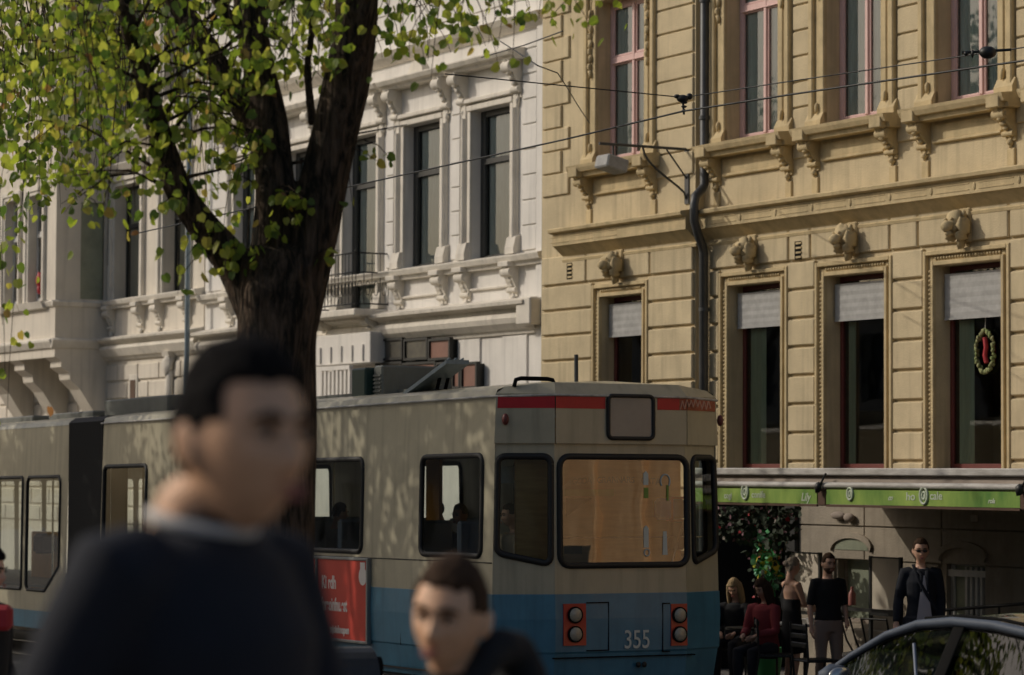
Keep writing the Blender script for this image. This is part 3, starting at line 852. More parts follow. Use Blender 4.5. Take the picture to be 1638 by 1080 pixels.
# balcony
bal = MB()
bx0, bx1 = wins[2][0]-.42, wins[2][1]+.42
bz = wins[2][2]-.02
sl = MB(); sl.rbox(bx0, bx1, -.62, .0, bz-.12, bz, .02)
for xe in (bx0+.2, bx1-.2): console(sl, xe, .18, bz-.12, .42, .4, 0)
bo = sl.build('balcony', 'white_trim', wb)
rl = MB()
pts = [(bx0, 0), (bx0, -.6), (bx1, -.6), (bx1, 0)]
for z in (bz+.08, bz+.60, bz+.92):
    rl.tube([(x, y, z) for x, y in pts], .014, 6)
for (xa, ya), (xb_, yb_) in zip(pts, pts[1:]):
    L = math.hypot(xb_-xa, yb_-ya); n = max(2, int(L/.125))
    for k in range(n+1):
        x, y = xa+(xb_-xa)*k/n, ya+(yb_-ya)*k/n
        rl.tube([(x, y, bz+.08), (x, y, bz+.92)], .007, 5)
        if k < n:
            xm, ym = xa+(xb_-xa)*(k+.5)/n, ya+(yb_-ya)*(k+.5)/n
            ring = [(xm+(xb_-xa)/L*.045*math.cos(R(t)), ym+(yb_-ya)/L*.045*math.cos(R(t)), bz+.34+.12*math.sin(R(t))) for t in range(0, 361, 30)]
            rl.tube(ring, .006, 4, cap=False)
    rl.ell((xa, ya, bz+.95), .025, 8, 6)
rl.build('railing', 'iron', bo)
# white pipe on the joint
wp = MB(); x = WX1-.02; wp.tube([(x, -.09, -1), (x, -.09, ZT)], .035, 10)
tag(wp.build('rainwater_pipe', 'white_metal'), 'slim pale rainwater pipe where the white and the yellow building meet', 'pipe')
bpy.data.objects['rainwater_pipe'].matrix_world = Wf.M

# ------------------------------------------------------------------ cream building with oriel
Cf = Frame(N2*21.5, ROT)
cb = thing('cream_building', 'cream stucco building with a tall square oriel at the far left', 'building', M=Cf.M)
CX1 = hw(326, 500)[0]; CX0 = CX1-34
CZ0 = hw(290, 466)[1]; CZ1 = CZ0+2.3
CO = 1.15                                             # oriel depth
ox1 = hw(172, 500)[0]
ox0 = Cf.hit(-40, 500, -CO)[0]
ox1b = Cf.hit(90, 500, -CO)[0]
ox1 = (ox1+ox1b)/2
cw = []
for a, b in ((262, 300), (185, 226)): cw.append((hw(a, 400)[0], hw(b, 400)[0], CZ0, CZ1))
xx = ox0-2.2
while xx > CX0+1: cw.append((xx, xx+.95, CZ0, CZ1)); xx -= 2.3
cu = []
for h in cw: cu.append((h[0], h[1], CZ1+1.5, CZ1+3.7))
m2 = MB()
wall(m2, CX0, CX1, -2, ZT+1, cw+cu, 0, .3)
m2.add([(CX1, 0, -1), (CX1, 5, -1), (CX1, 5, ZT+1), (CX1, 0, ZT+1)], [(0, 1, 2, 3)])
m2.add([(CX0, 0, ZT+1), (CX1, 0, ZT+1), (CX1, 5, ZT+1), (CX0, 5, ZT+1)], [(0, 1, 2, 3)])
zmc2 = hw(260, 541, -.15)[1]
gj2 = [zmc2-.42-.36*k for k in range(10)][::-1]
blocks(m2, CX0, CX1, gj2, 0, [], out=.04, gap=.05, split=lambda i: 1.1)
m2.build('wall', 'cream', cb)
cm = MB()
cornice(cm, CX0, CX1, CZ0-.02, 0, [(0, -.16), (.10, -.16), (.12, -.10), (.17, -.09), (.2, -.02), (.2, 0), (.0, .04)])
cornice(cm, CX0, CX1, zmc2, 0, [(0, -.34), (.05, -.34), (.08, -.29), (.13, -.27), (.22, -.12), (.2, -.06), (.14, -.04), (.3, .05), (.31, .09), (.0, .16)])
cornice(cm, CX0, CX1, CZ1+.9, 0, [(0, -.2), (.08, -.18), (.2, -.08), (.26, 0), (.0, .05)])
cm.build('string_cornice', 'white_trim', cb)
for h in cw+cu:
    x0, x1, z0, z1 = h; s = MB()
    surround(s, x0, x1, z0, z1, 0, [(0, .09, .04), (.09, .12, .09)])
    for xe in (x0-.1, x1+.1):
        console(s, xe, .24, z0-.19, .52, .16, 0); s.cbox(xe-.16, xe+.16, -.22, 0, z0-.2, z0-.12, .01)
    cornice(s, x0-.3, x1+.3, z1+.42, 0, [(0, -.14), (.15, -.14), (.24, -.02), (.24, 0), (.0, .05)])
    s.build('window_surround', 'white_trim', cb)
    window(cb, x0, x1, z0, z1, .22, 'charcoal', .05, transom=z0+1.5, mull=False, curtain=[(x0+.1, x1-.1, 'pale')])
# oriel
zo0 = zmc2+.02
om = MB()
sw = (-.50, -.12, CZ0+.02, CZ0+2.0)                       # window in the flank, y range
fw_ = [(ox1-1.55, ox1-.75, CZ0, CZ0+2.2), (ox1-3.0, ox1-2.2, CZ0, CZ0+2.2)]
wall(om, ox0, ox1, zo0-.3, ZT, fw_, -CO, .2)
# flank facing right, with its window opening
for (y0, y1, z0, z1) in ((-CO, sw[0]-.12, zo0-.3, ZT), (sw[1]+.0, 0, zo0-.3, ZT), (sw[0]-.12, sw[1], zo0-.3, sw[2]), (sw[0]-.12, sw[1], sw[3], ZT)):
    om.add([(ox1, y0, z0), (ox1, y1, z0), (ox1, y1, z1), (ox1, y0, z1)], [(0, 1, 2, 3)])
om.add([(ox0, -CO, zo0-.3), (ox0, 0, zo0-.3), (ox0, 0, ZT), (ox0, -CO, ZT)], [(3, 2, 1, 0)])
om.add([(ox0, -CO, ZT), (ox1, -CO, ZT), (ox1, 0, ZT), (ox0, 0, ZT)], [(0, 1, 2, 3)])
oo = om.build('oriel', 'cream', cb)
om = MB()
om.box(ox1-.08, ox1-.05, sw[0]-.12, sw[1], sw[2], sw[3]); om.build('window', 'paleglass', oo)
om = MB()
for (z, pr) in ((zo0+.03, [(0, -.16), (.05, -.14), (.12, -.02), (.12, .02), (0, .06)]), (CZ0-.05, [(0, -.1), (.05, -.08), (.09, 0), (0, .04)])):
    cornice(om, ox0-.05, ox1+.0, z, -CO, pr)
    o_ = [(ox1-.01, z+pr[0][1])]+[(ox1+a*.8, z+b_) for a, b_ in pr]+[(ox1-.01, z+pr[-1][1])]
    n = len(o_)
    om.add([(a, -CO-.08, b_) for a, b_ in o_]+[(a, 0, b_) for a, b_ in o_], [(i, i+n, (i+1) % n+n, (i+1) % n) for i in range(n)]+[list(range(n))])
om.build('moulding', 'white_trim', oo)
# stepped corbels below the oriel
for xc0, xc1 in ((ox1-.62, ox1-.004), (ox0+.05, ox0+.7), ((ox0+ox1)/2-.3, (ox0+ox1)/2+.3)):
    om = MB()
    pf = [(0.0, zo0-.14), (-CO+.02, zo0-.14), (-CO+.02, zo0-.30), (-CO+.14, zo0-.38), (-CO+.14, zo0-.5), (-CO+.32, zo0-.62), (-CO+.34, zo0-.75), (-CO+.56, zo0-.95), (-CO+.72, zo0-1.2), (-.22, zo0-1.5), (-.2, zo0-1.62), (0.0, zo0-1.7)]
    om.extrude_x(xc0, xc1, pf[::-1]); om.build('corbel', 'cream', oo)
for h in fw_:
    s = MB(); surround(s, h[0], h[1], h[2], h[3], -CO, [(0, .08, .04), (.08, .1, .07)])
    cornice(s, h[0]-.3, h[1]+.3, h[2]-.02, -CO, [(0, -.16), (.10, -.14), (.16, 0), (0, .03)])
    s.build('window_surround', 'white_trim', oo)
    f = window(oo, h[0], h[1], h[2], h[3], -CO+.15, 'white_metal', .05, transom=h[2]+1.4, mull=True, roomy=False)
    q = MB(); q.box(h[0]-.05, h[1]+.05, -CO+.3, -CO+.33, h[2], h[3]); q.build('backing', 'pale', oo)
q = MB(); x, z = Cf.hit(63, 448, -CO+.1)
q.ell((x, -CO+.10, z), (.10, .06, .16), 10, 8, rough=.4); q.ell((x+.02, -CO+.10, z-.2), (.07, .06, .1), 8, 6)
pot = q.build('flower_pot', 'redp'); pot.matrix_world = Cf.M; tag(pot, 'red flowering pot plant on the oriel window ledge at the far left', 'plant')
# ornament shield on the wall
q = MB(); x, z = hw(277, 612)
q.ell((x, -.10, z+.35), (.17, .10, .22), 10, 8, rough=.6); q.ell((x, -.08, z-.05), (.13, .08, .45), 10, 8, rough=.5, seed=3)
q.extrude_x(x-.16, x+.16, [(0, z+.6), (-.2, z+.6), (-.16, z+.5), (0, z+.45)][::-1])
q.build('carved_shield', 'white_trim', cb)
q = MB(); x = hw(217, 620)[0]; z = hw(217, 612)[1]
q.cbox(x-.22, x+.22, -.06, .0, z-.6, z+.16, .01); q.build('niche_frame', 'white_trim', cb)
q = MB(); q.box(x-.14, x+.14, -.068, -.058, z-.6, z+.05); q.build('niche_opening', 'brownbox', cb)
x = hw(328, 500)[0]
q = MB(); q.tube([(x, -.36, -1), (x, -.36, ZT)], .05, 10)
o = q.build('zinc_downpipe', 'bluehatch'); o.matrix_world = Cf.M; tag(o, 'blue grey drainpipe between the cream and the white building behind the tree', 'drainpipe')

# framed brown panel boxes fixed above the white building's ground floor
gp = thing('panel_display', 'two stacked rows of pinkish brown panels in black frames on the white building', 'display', M=Wf.M)
PO = -.16
def pbox(a, b, c, d, m):
    x0, zt = Wf.hit(a, c, PO); x1, _ = Wf.hit(b, c, PO); zb_ = Wf.hit((a+b)/2, d, PO)[1]; zt = Wf.hit((a+b)/2, c, PO)[1]
    q = MB(); q.box(x0+.02, x1-.02, PO+.03, PO+.05, zb_+.02, zt-.02); pn = q.build('panel', m, gp)
    q = MB()
    q.box(x0, x0+.045, PO, PO+.07, zb_, zt); q.box(x1-.045, x1, PO, PO+.07, zb_, zt); q.box(x0+.045, x1-.045, PO, PO+.07, zt-.04, zt); q.box(x0+.045, x1-.045, PO, PO+.07, zb_, zb_+.04)
    q.box(x0+.03, x1-.03, PO+.07, .0, zb_+.02, zt-.03)
    q.build('frame', 'iron', gp)
for a, b, m in ((610, 643, 'smokepanel'), (645, 683, 'smokepanel'), (684, 719, 'brownpanel')): pbox(a, b, 541, 576, m)
for a, b, m in ((600, 642, 'smokepanel'), (643, 696, 'brownpanel'), (697, 721, 'brownpanel'), (722, 735, 'brownpanel'), (736, 762, 'brownpanel')): pbox(a, b, 579, 622, m)
q = MB()
x0, z1 = Wf.hit(498, 553, -.4); x1, z0 = Wf.hit(592, 580, -.4)
q.rbox(x0, x1, -.4, -.02, z0, z1+.15, .01)
for k in range(5):
    xa = x0+(x1-x0)*(.15+.18*k); q.box(xa, xa+.06, -.43, -.4, z0+.05, z1-.05)
x0, z1 = Wf.hit(512, 592, -.5); x1, z0 = Wf.hit(556, 640, -.5)
for k in range(8):
    xa = x0+(x1-x0)*k/7; q.box(xa, xa+.07, -.5, -.44, z0, z1+.04*math.sin(k*2.2))
q.box(x0, x1+.07, -.51, -.44, z1-.02, z1+.05)
q.build('balustrade', 'white', gp)
# ------------------------------------------------------------------ unseen terrace added behind the camera to darken reflections in the glass
Of = Frame(N2*-17.0+U2*0, ROT)
ob = thing('unseen_terrace', 'unseen grey brown building added behind the camera to darken glass reflections', 'building', M=Of.M)
q = MB(); ow = []
for i in range(34):
    for z in (1.0, 5.0, 9.0): ow.append((-106+3.4*i, -104.7+3.4*i, z, z+2.3))
q2 = MB()
ow = [h for h in ow if h[3] < 8]
wall(q2, -110, 20, -1, 8.5, ow, 0, .3)
mm = Matrix.Scale(-1, 4, (0, 1, 0))
q2.v = [mm @ v for v in q2.v]
q2.build('wall', 'stone', ob)
q = MB(); q.box(-110, 20, -.6, -.35, -1, 8.4); q.build('dark_glazing', 'charcoal', ob)
q = MB(); q.extrude_x(-110.3, 20.3, [(-.3, 8.3), (.5, 8.3), (.5, 8.6), (-.3, 8.7)]); q.build('cornice', 'stone', ob)

# ------------------------------------------------------------------ next building to the right of the picture: sunlit shop whose front mirrors in the tram's rear window
sb_ = thing('shop_building', 'orange brown wooden shopfront building to the right of the yellow building', 'building', M=Yf.M)
q = MB(); sh = [(XR+1.0+3.1*i, XR+2.1+3.1*i, 5.2, 7.6) for i in range(7)]
wall(q, XR+.02, XR+23, 4.1, ZT, sh, 0, .3); q.add([(XR+23, 0, -1), (XR+23, 6, -1), (XR+23, 6, ZT), (XR+23, 0, ZT)], [(0, 1, 2, 3)])
q.build('wall', 'yellow', sb_)
q = MB(); q.box(XR, XR+23, .31, .34, 5, 7.8); q.build('dark_glazing', 'charcoal', sb_)
q = MB(); q.box(XR+.02, XR+23, -.12, .05, -.4, 4.0); 
for i in range(15): q.cbox(XR+.1+1.5*i, XR+.28+1.5*i, -.2, -.11, -.3, 3.9, .02)
q.cbox(XR+.05, XR+22.9, -.28, -.1, 3.75, 4.1, .03)
shf = q.build('shopfront', 'shopwood', sb_)
for i in range(4):
    q = MB(); q.cbox(XR+.45+4.5*i, XR+1.5+4.5*i, -.135, -.11, .7, 1.9, .01); q.build('shop_window', 'charcoal', shf)
# ------------------------------------------------------------------ cafe front below the yellow building
GZc = -.13
cafe_z1 = cafe_top-.3
cf = MB()
cxa = XM+.02
arch = [(1338, 1391, 880, 990), (1512, 1574, 896, 1010), (1240, 1262, 880, 985)]
holes = []
for a, b, t, bt in arch[:2]:
    x0, x1 = hy(a, 940)[0], hy(b, 940)[0]; z1 = hy((a+b)/2, t)[1]; holes.append((x0, x1, .55, z1))
wall(cf, cxa+2.1, XR, -.4, cafe_z1, holes, .02, .25)
xs = [cxa+2.1]
# stone slab courses proud of the wall
zj = [hy(1560, 905)[1]-.0, hy(1560, 848)[1], cafe_z1]
print('cafe', zj, holes, 'cafe_top', cafe_z1)
for (c0, c1) in ((zj[0], zj[1]), (zj[1], zj[2])):
    xx = cxa+2.1
    while xx < XR-.2:
        cf.cbox(xx+.008, min(xx+1.55, XR)-.008, -.02, .03, c0+.008, c1-.008, .006); xx += 1.55
for a, b in ((cxa+2.1, holes[0][0]-.03), (holes[0][1]+.03, holes[1][0]-.12), (holes[1][1]+.12, XR)):
    n = max(1, round((b-a)/1.5))
    for k in range(n): cf.cbox(a+(b-a)*k/n+.008, a+(b-a)*(k+1)/n-.008, -.015, .03, .50, zj[0]-.008, .006)
cf.cbox(cxa+2.1, XR, -.06, .03, -.35, .50, .02)
# arched heads
for h in holes:
    xc, rw = (h[0]+h[1])/2, (h[1]-h[0])/2
    pts = []
    for k in range(13):
        t = math.pi*k/12; pts.append((xc-rw*1.18*math.cos(t), h[3]-.02+.17*math.sin(t)))
    for (p, q) in zip(pts, pts[1:]):
        cf.add([(p[0], -.055, p[1]), (q[0], -.055, q[1]), (q[0]*1.0+(q[0]-xc)*.08, -.055, q[1]+.07), (p[0]+(p[0]-xc)*.08, -.055, p[1]+.07),
                (p[0], .03, p[1]), (q[0], .03, q[1]), (q[0]+(q[0]-xc)*.08, .03, q[1]+.07), (p[0]+(p[0]-xc)*.08, .03, p[1]+.07)],
               [(0,1,2,3),(0,4,5,1),(3,2,6,7)])
cw_ = cf.build('stone_base', 'stone', yb)
for h in holes[:1]:
    xc, rw = (h[0]+h[1])/2, (h[1]-h[0])/2; q = MB(); q.add([(xc-rw*math.cos(math.pi*k/12), -.028, h[3]+.002+.155*math.sin(math.pi*k/12)) for k in range(13)], [list(range(13))]); q.build('arched_pane', 'paleglass', yb)
window(yb, *holes[0][:2], holes[0][2], holes[0][3], .12, 'canopybeige', .045, mull=False, glass='paleglass', roomy=False)
wq = window(yb, *holes[1][:2], holes[1][2], holes[1][3], .08, 'white_metal', .07, mull=False, glass='paleglass', roomy=False, label='white framed basement window with vertical bars')
q = MB()
for k in range(4): q.box(holes[1][1]-.42+.095*k, holes[1][1]-.38+.095*k, .05, .09, holes[1][2], holes[1][3]-.08)
q.box(holes[1][0], holes[1][1], .04, .075, holes[1][3]-.20, holes[1][3]-.12)
q.build('bars', 'white_metal', wq)
# dark entrance niche next to the tram
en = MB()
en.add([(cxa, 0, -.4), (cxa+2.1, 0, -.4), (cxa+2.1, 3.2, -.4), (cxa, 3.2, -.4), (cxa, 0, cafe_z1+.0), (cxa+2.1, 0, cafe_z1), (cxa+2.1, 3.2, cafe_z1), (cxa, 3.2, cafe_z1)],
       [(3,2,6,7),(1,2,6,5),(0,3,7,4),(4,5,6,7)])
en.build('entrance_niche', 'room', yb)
q = MB(); q.cbox(cxa+2.0, cxa+2.25, -.08, .1, -.4, cafe_z1, .02); q.build('door_jamb', 'iron', yb)

# canopy: fascia, cloth, roll tube, printed valance
CO_ = -2.55
cp = thing('cafe_canopy', 'white cafe canopy with a lime green printed valance below the yellow building', 'awning', M=Yf.M)
xa = hy(1100, 790, CO_)[0]; xend = hy(1636, 790, CO_)[0]; XE = xend+2.2
za = [hy(1400, p, CO_)[1] for p in (749, 761, 772, 782, 784, 808)]
print('canopy z', za, xa, xend)
xsplit = hy(1318, 790, CO_)[0]
q = MB()
q.rbox(xa, XE, CO_-.02, CO_+.10, za[1], za[0], .012)
q.build('top_rail', 'canopywhite', cp)
q = MB()
q.add([(xa, CO_+.02, za[2]), (XE, CO_+.02, za[2]), (XE, CO_+.06, za[1]), (xa, CO_+.06, za[1])], [(0, 1, 2, 3)])
n = 40
vs = []; 
for k in range(n+1):
    x = xa+(XE-xa)*k/n
    vs += [(x, CO_+.05, za[0]-.02-.01*(k % 2)), (x, -.05, GZ0-.02)]
q.add(vs, [(2*i, 2*i+2, 2*i+3, 2*i+1) for i in range(n)])
q.build('cloth', 'canopybeige', cp)
for (a, b) in ((xa, xsplit-.03), (xsplit+.03, xend), (xend+.1, XE)):
    q = MB(); q.tube([(a, CO_, (za[2]+za[3])/2), (b, CO_, (za[2]+za[3])/2)], (za[2]-za[3])*.52, 14); q.build('roll_tube', 'canopywhite', cp)
vals = []
for (a, b) in ((xa, xsplit-.12), (xsplit+.06, xend-.03), (xend+.12, XE)):
    q = MB(); q.box(a, b, CO_-.012, CO_+.004, za[5], za[4]); vals.append(q.build('valance', 'signgreen', cp))
    q = MB(); q.box(a, b, CO_-.016, CO_+.01, za[5]-.03, za[5]-.004); q.build('valance_rail', 'brownbox', cp)
for xs_ in (xsplit, xend+.05):
    q = MB(); q.rbox(xs_-.11, xs_+.04, CO_-.01, CO_+.06, za[5]-.02, za[4], .01)
    q.build('bracket_box', 'brownbox', cp)
    q = MB(); q.tube([(xs_-.02, CO_-.05, za[3]+.02), (xs_+.12, CO_-.06, za[1]+.02)], .012, 6); q.ell((xs_-.03, CO_-.06, za[3]+.01), (.05, .04, .06), 8, 6, rough=.6)
    q.build('crank_joint', 'iron', cp)
q = MB()
for xs_ in (xa+.4, xsplit, xend, ): 
    q.tube([(xs_, CO_+.02, za[3]), (xs_+.5, CO_+1.25, za[4]-.02), (xs_, -.02, za[4]+.03)], .022, 7)
q.build('folding_arm', 'canopybeige', cp)
def sign(txt, px, py, size, v, sx=1.0, shear=0.0):
    x, z = Yf.hit(px, py, CO_-.016)
    return text_mesh('lettering', txt, size, Matrix.Translation((x, CO_-.014, z)) @ TXT, 'signtext', v, .0015, sx=sx, bold=.002, shear=shear)
def oval(px, py, v, k=1.0):
    x, z = Yf.hit(px, py, CO_-.016); o = MB()
    for r_, rr in ((1.0, .016), (.45, .012)):
        pts = [(x+.062*k*r_*math.cos(R(t)), CO_-.018, z+.085*k*r_*math.sin(R(t))) for t in range(0, 361, 24)]
        o.tube(pts, rr, 6, cap=False)
    o.tube([(x, CO_-.012, z), (x, CO_-.0165, z)], .05*k, 14)
    return o.build('oval_emblem', 'signtext', v)
sign('cogi', 1158, 797, .10, vals[0]); oval(1192, 787, vals[0]); sign('conife', 1202, 796, .11, vals[0], sx=1.05)
sign('Lily', 1281, 801, .13, vals[0], shear=.3)
oval(1360, 790, vals[1], .8); sign('ho', 1449, 800, .12, vals[1], sx=1.3); oval(1478, 793, vals[1], 1.05); sign('cale', 1487, 799, .12, vals[1], sx=1.15)
sign('co', 1420, 800, .08, vals[1], shear=.5); sign('rola', 1580, 805, .07, vals[1], shear=.4)
# wall light and papers under the canopy
wl_ = thing('wall_light', 'small oval bulkhead light on the stone wall under the canopy', 'lamp', M=Yf.M)
x, z = hy(1345, 825, -.1); q = MB(); q.ell((x-.10, -.07, z), (.15, .05, .05), 14, 8); q.ell((x+.13, -.07, z-.02), (.10, .05, .055), 14, 8); q.tube([(x-.2, -.03, z-.02), (x+.2, -.03, z-.02)], .02, 6); q.build('cover', 'canopybeige', wl_)
x, z = hy(1561, 829, -.02); q = MB(); q.rbox(x-.05, x+.05, -.07, -.02, z-.04, z+.04, .01); o = q.build('junction_box', 'pale'); o.matrix_world = Yf.M; tag(o, 'tiny pale junction box on the stone wall above the barred basement window', 'box')

# canvas screens
def screen(a, b, t, bt, y, lab):
    x0, z1 = hy(a, t, y); x1 = hy(b, t, y)[0]; z0 = hy(a, bt, y)[1]
    o = thing('wind_screen', lab, 'screen', M=Yf.M, group='canvas wind screens along the cafe')
    q = MB(); q.add([(x0+.02, y, z0), (x1-.02, y, z0), (x1-.02, y-.0, z1), (x0+.02, y, z1)], [(0, 1, 2, 3)]); q.box(x0+.02, x1-.02, y-.004, y+.004, z0, z1); q.build('canvas', 'canvas', o)
    q = MB()
    for xx in (x0, x1): q.box(xx-.018, xx+.018, y-.02, y+.02, GZc, z1+.02)
    q.box(x0+.018, x1-.018, y-.018, y+.018, z0-.045, z0-.005); q.box(x0+.018, x1-.018, y-.012, y+.012, z1, z1+.015)
    q.build('frame', 'iron', o)
screen(1393, 1441, 892, 978, -.75, 'beige canvas wind screen between the two standing men')
screen(1262, 1312, 884, 975, -.75, 'beige canvas wind screen behind the black polo man')
# railing line behind the cafe tables
rr = thing('cafe_railing', 'thin black railing running behind the cafe towards the parked car', 'railing', M=Yf.M)
x0, z0 = hy(1345, 973, -.9); x1, z1 = hy(1440, 982, -.9)
q = MB(); q.box(x0, x1, -.92, -.88, z0-.02, z0+.02); q.box(x0, x0+.03, -.915, -.885, GZc, z0); q.box(x1-.03, x1, -.915, -.885, GZc, z0-.02)
x2, z2 = hy(1500, 977, -.9); x3, z3 = hy(1660, 964, -.9); q.tube([(x2, -.9, z2), (x3, -.9, z3)], .022, 6)
for k in range(4): xx = x2+(x3-x2)*(k+.5)/4; q.tube([(xx, -.9, GZc), (xx, -.9, z2+(z3-z2)*(k+.5)/4)], .014, 6)
q.build('bar', 'iron', rr)

# cafe furniture
def chair(name, lab, P, rz, m='iron', group='black slat back cafe chairs'):
    o = thing(name, lab, 'chair', loc=P, rz=rz, group=group)
    q = MB(); q.rbox(-.21, .21, -.2, .2, .43, .455, .01)
    for k in range(5): q.box(-.20, .20, -.19+.08*k, -.13+.08*k, .455, .462)
    q.build('seat', m, o)
    q = MB()
    for zz in (.62, .72, .82): q.rbox(-.20, .20, .20, .225, zz-.03, zz+.03, .008)
    q.build('backrest', m, o)
    for sx in (-1, 1):
        q = MB(); q.tube([(sx*.2, -.19, .44), (sx*.21, -.21, 0)], .013, 6); q.build('leg', m, o)
        q = MB(); q.tube([(sx*.21, .27, 0), (sx*.21, .20, .45), (sx*.205, .225, .87)], .013, 6); q.build('leg', m, o)
    return o
def cafe_at(px, py, y=-2.0, z=GZc):     # a point on the cafe pavement, y metres from the facade
    x, _ = hy(px, py, y); p = Yf.M @ Vector((x, y, z)); return p
q1 = cafe_at(1306, 1040, -2.45)
chair('cafe_chair', 'empty black slat back chair in front of the khaki trousers', q1, ROT+R(170))
chair('cafe_chair', 'black slat back chair below the woman in the backless dress', cafe_at(1240, 1040, -2.35), ROT+R(150))
chair('cafe_chair', 'black chair carrying the blond seated woman by the tram corner', cafe_at(1168, 1040, -1.55), ROT+R(60))
t_ = thing('cafe_table', 'small round cafe table with a pale pedestal leg beside the tram', 'table', loc=cafe_at(1205, 1040, -2.15), rz=0)
q = MB(); q.tube([(0, 0, .70), (0, 0, .725)], .33, 24); q.build('table_top', 'iron', t_)
q = MB(); q.tube([(0, 0, .02), (0, 0, .70)], .028, 10); q.build('pedestal', 'white_metal', t_)
q = MB()
for k in range(4):
    a = k*math.pi/2+.4; q.tube([(0, 0, .12), (.3*math.cos(a), .3*math.sin(a), .015)], .018, 7)
q.build('foot', 'white_metal', t_)
q = MB(); q.tube([(0, 0, 0), (0, 0, .005), (0, 0, .12)], [.028, .03, .036], 12); gl_ = q.build('drinking_glass', 'white_metal'); gl_.location = cafe_at(1205, 1040, -2.15)+Vector((.08, -.1, .727)); tag(gl_, 'pale tumbler on the small round cafe table', 'glass')
# pink bottle on window ledge
q = MB(); q.tube([(0, 0, 0), (0, 0, .13), (0, 0, .17), (0, 0, .18), (0, 0, .22)], [.045, .045, .025, .018, .018], 12); x, z = hy(1363, 968, -.9)
b_ = q.build('bottle', 'lips'); b_.matrix_world = Yf.M @ Matrix.Translation((x, -.9, z)); tag(b_, 'dull pink bottle standing on the black railing beside the black polo man', 'bottle')
# folding chair frames stacked by the wall
for i, (px, lab) in enumerate(((1375, 'bare metal folding chair frame leaning by the black polo man'), (1415, 'bare metal folding chair frame leaning under the beige wind screen'))):
    o = thing('folding_chair', lab, 'chair', loc=cafe_at(px, 1000, -1.35), rz=ROT+R(160+30*i), group='folded metal chairs along the wall')
    q = MB()
    for sx in (-.2, .2):
        q.tube([(sx, -.25, 0), (sx, .1, .6), (sx, .18, .88)], .012, 6); q.tube([(sx*.9, .28, 0), (sx*.9, -.1, .47)], .012, 6)
    q.tube([(-.2, .18, .88), (.2, .18, .88)], .012, 6); q.tube([(-.18, .28, .02), (.18, .28, .02)], .01, 6)
    q.build('frame', 'iron', o)
    q = MB(); q.rbox(-.18, .18, -.14, .2, .455, .475, .008, M=Matrix.Rotation(R(-8), 4, 'X')); q.build('seat', 'white_metal', o)
# napkin pile / crockery trolley behind the tall woman
o = thing('serving_table', 'serving table with white crockery behind the woman in the black dress', 'table', loc=cafe_at(1288, 1000, -1.5), rz=ROT)
q = MB(); q.rbox(-.35, .35, -.25, .25, .74, .77, .01); q.build('table_top', 'white_metal', o)
for sx in (-.3, .3):
    for sy in (-.2, .2): q = MB(); q.tube([(sx, sy, 0), (sx, sy, .74)], .015, 6); q.build('leg', 'iron', o)
for k in range(3):
    q = MB(); q.tube([(-.2+.2*k, 0, .77), (-.2+.2*k, 0, .80+.02*k)], [.09, .11], 14); pp = q.build('plate_stack', 'whitecloth'); pp.matrix_world = Matrix.Translation(cafe_at(1288, 1000, -1.5)) @ Matrix.Rotation(ROT, 4, 'Z')
    tag(pp, ['low stack of white plates at the near tram side of the serving table', 'middle stack of white plates on the serving table', 'tallest stack of white plates on the serving table'][k], 'plates', 'white plate stacks')

# flower arrangement
fl = thing('flower_stand', 'tall stand of mint, yellow and orange flowers by the dark cafe entrance', 'flowers', loc=cafe_at(1228, 930, -.95), rz=0)
q = MB(); q.tube([(0, 0, 0), (0, 0, 1.2), (.02, 0, 2.0)], [.05, .03, .02], 8); q.tube([(0, 0, 0), (0, 0, .38)], [.15, .2], 14); q.build('stem', 'green1', fl)
zf = lambda py: 2.4+(761-py)/125.0-GZc
fr = random.Random(5)
def bloom_cloud(name, par, specs):
    vs, fs, mi, ms = [], [], [], []
    for m_, n_, fn, L in specs:
        ms.append(m_)
        for k in range(n_):
            c = fn(fr); tip = Vector((fr.gauss(0, 1), fr.gauss(0, 1), fr.gauss(-.2, .8))).normalized(); nr = Vector((fr.gauss(0, 1), fr.gauss(0, 1)-.5, fr.gauss(.2, .7)))
            if nr.cross(tip).length < .1: nr = Vector((1, .3, .1))
            leaf_geo(vs, fs, Vector(c), tip, nr.normalized(), L*fr.uniform(.6, 1.3)); mi += [len(ms)-1]*4
    me = bpy.data.meshes.new(name); me.from_pydata(vs, [], fs)
    for m_ in ms: me.materials.append(MT[m_])
    me.polygons.foreach_set('material_index', mi); me.update()
    o = bpy.data.objects.new(name, me); C.objects.link(o); o.parent = par; return o
def cyl_fn(z0, z1, rx):
    def f(r):
        a = r.uniform(0, 6.28); q = rx*r.random()**.5; return (q*math.cos(a), q*math.sin(a), r.uniform(z0, z1))
    return f
bloom_cloud('blooms_and_leaves', fl, [('green1', 160, cyl_fn(zf(945), zf(845), .15), .075), ('green2', 75, cyl_fn(zf(938), zf(858), .16), .07),
    ('ylw', 40, cyl_fn(zf(920), zf(886), .18), .06), ('orng', 30, cyl_fn(zf(905), zf(862), .18), .06)])  # yellow and orange petals share one mesh with the leaves
hg = thing('hanging_garland', 'dark hanging garland with dull red flowers under the left end of the canopy', 'flowers', M=Yf.M)
x0, z1 = hy(1160, 812, -1.0); x1 = hy(1262, 812, -1.0)[0]
def garl(r):
    t = r.random()**.8; return (x0-.3+(x1-x0+.3)*t, -1.0+r.uniform(-.18, .18), z1-r.random()**1.5*(.42+(1.0 if .55 < t < .92 else 0)*r.random()))
bloom_cloud('blooms_and_leaves', hg, [('darkleaf', 600, garl, .075), ('purp', 110, garl, .055), ('redp', 16, garl, .06), ('pale', 12, garl, .045)])  # mauve and red petals merged with the dark leaves

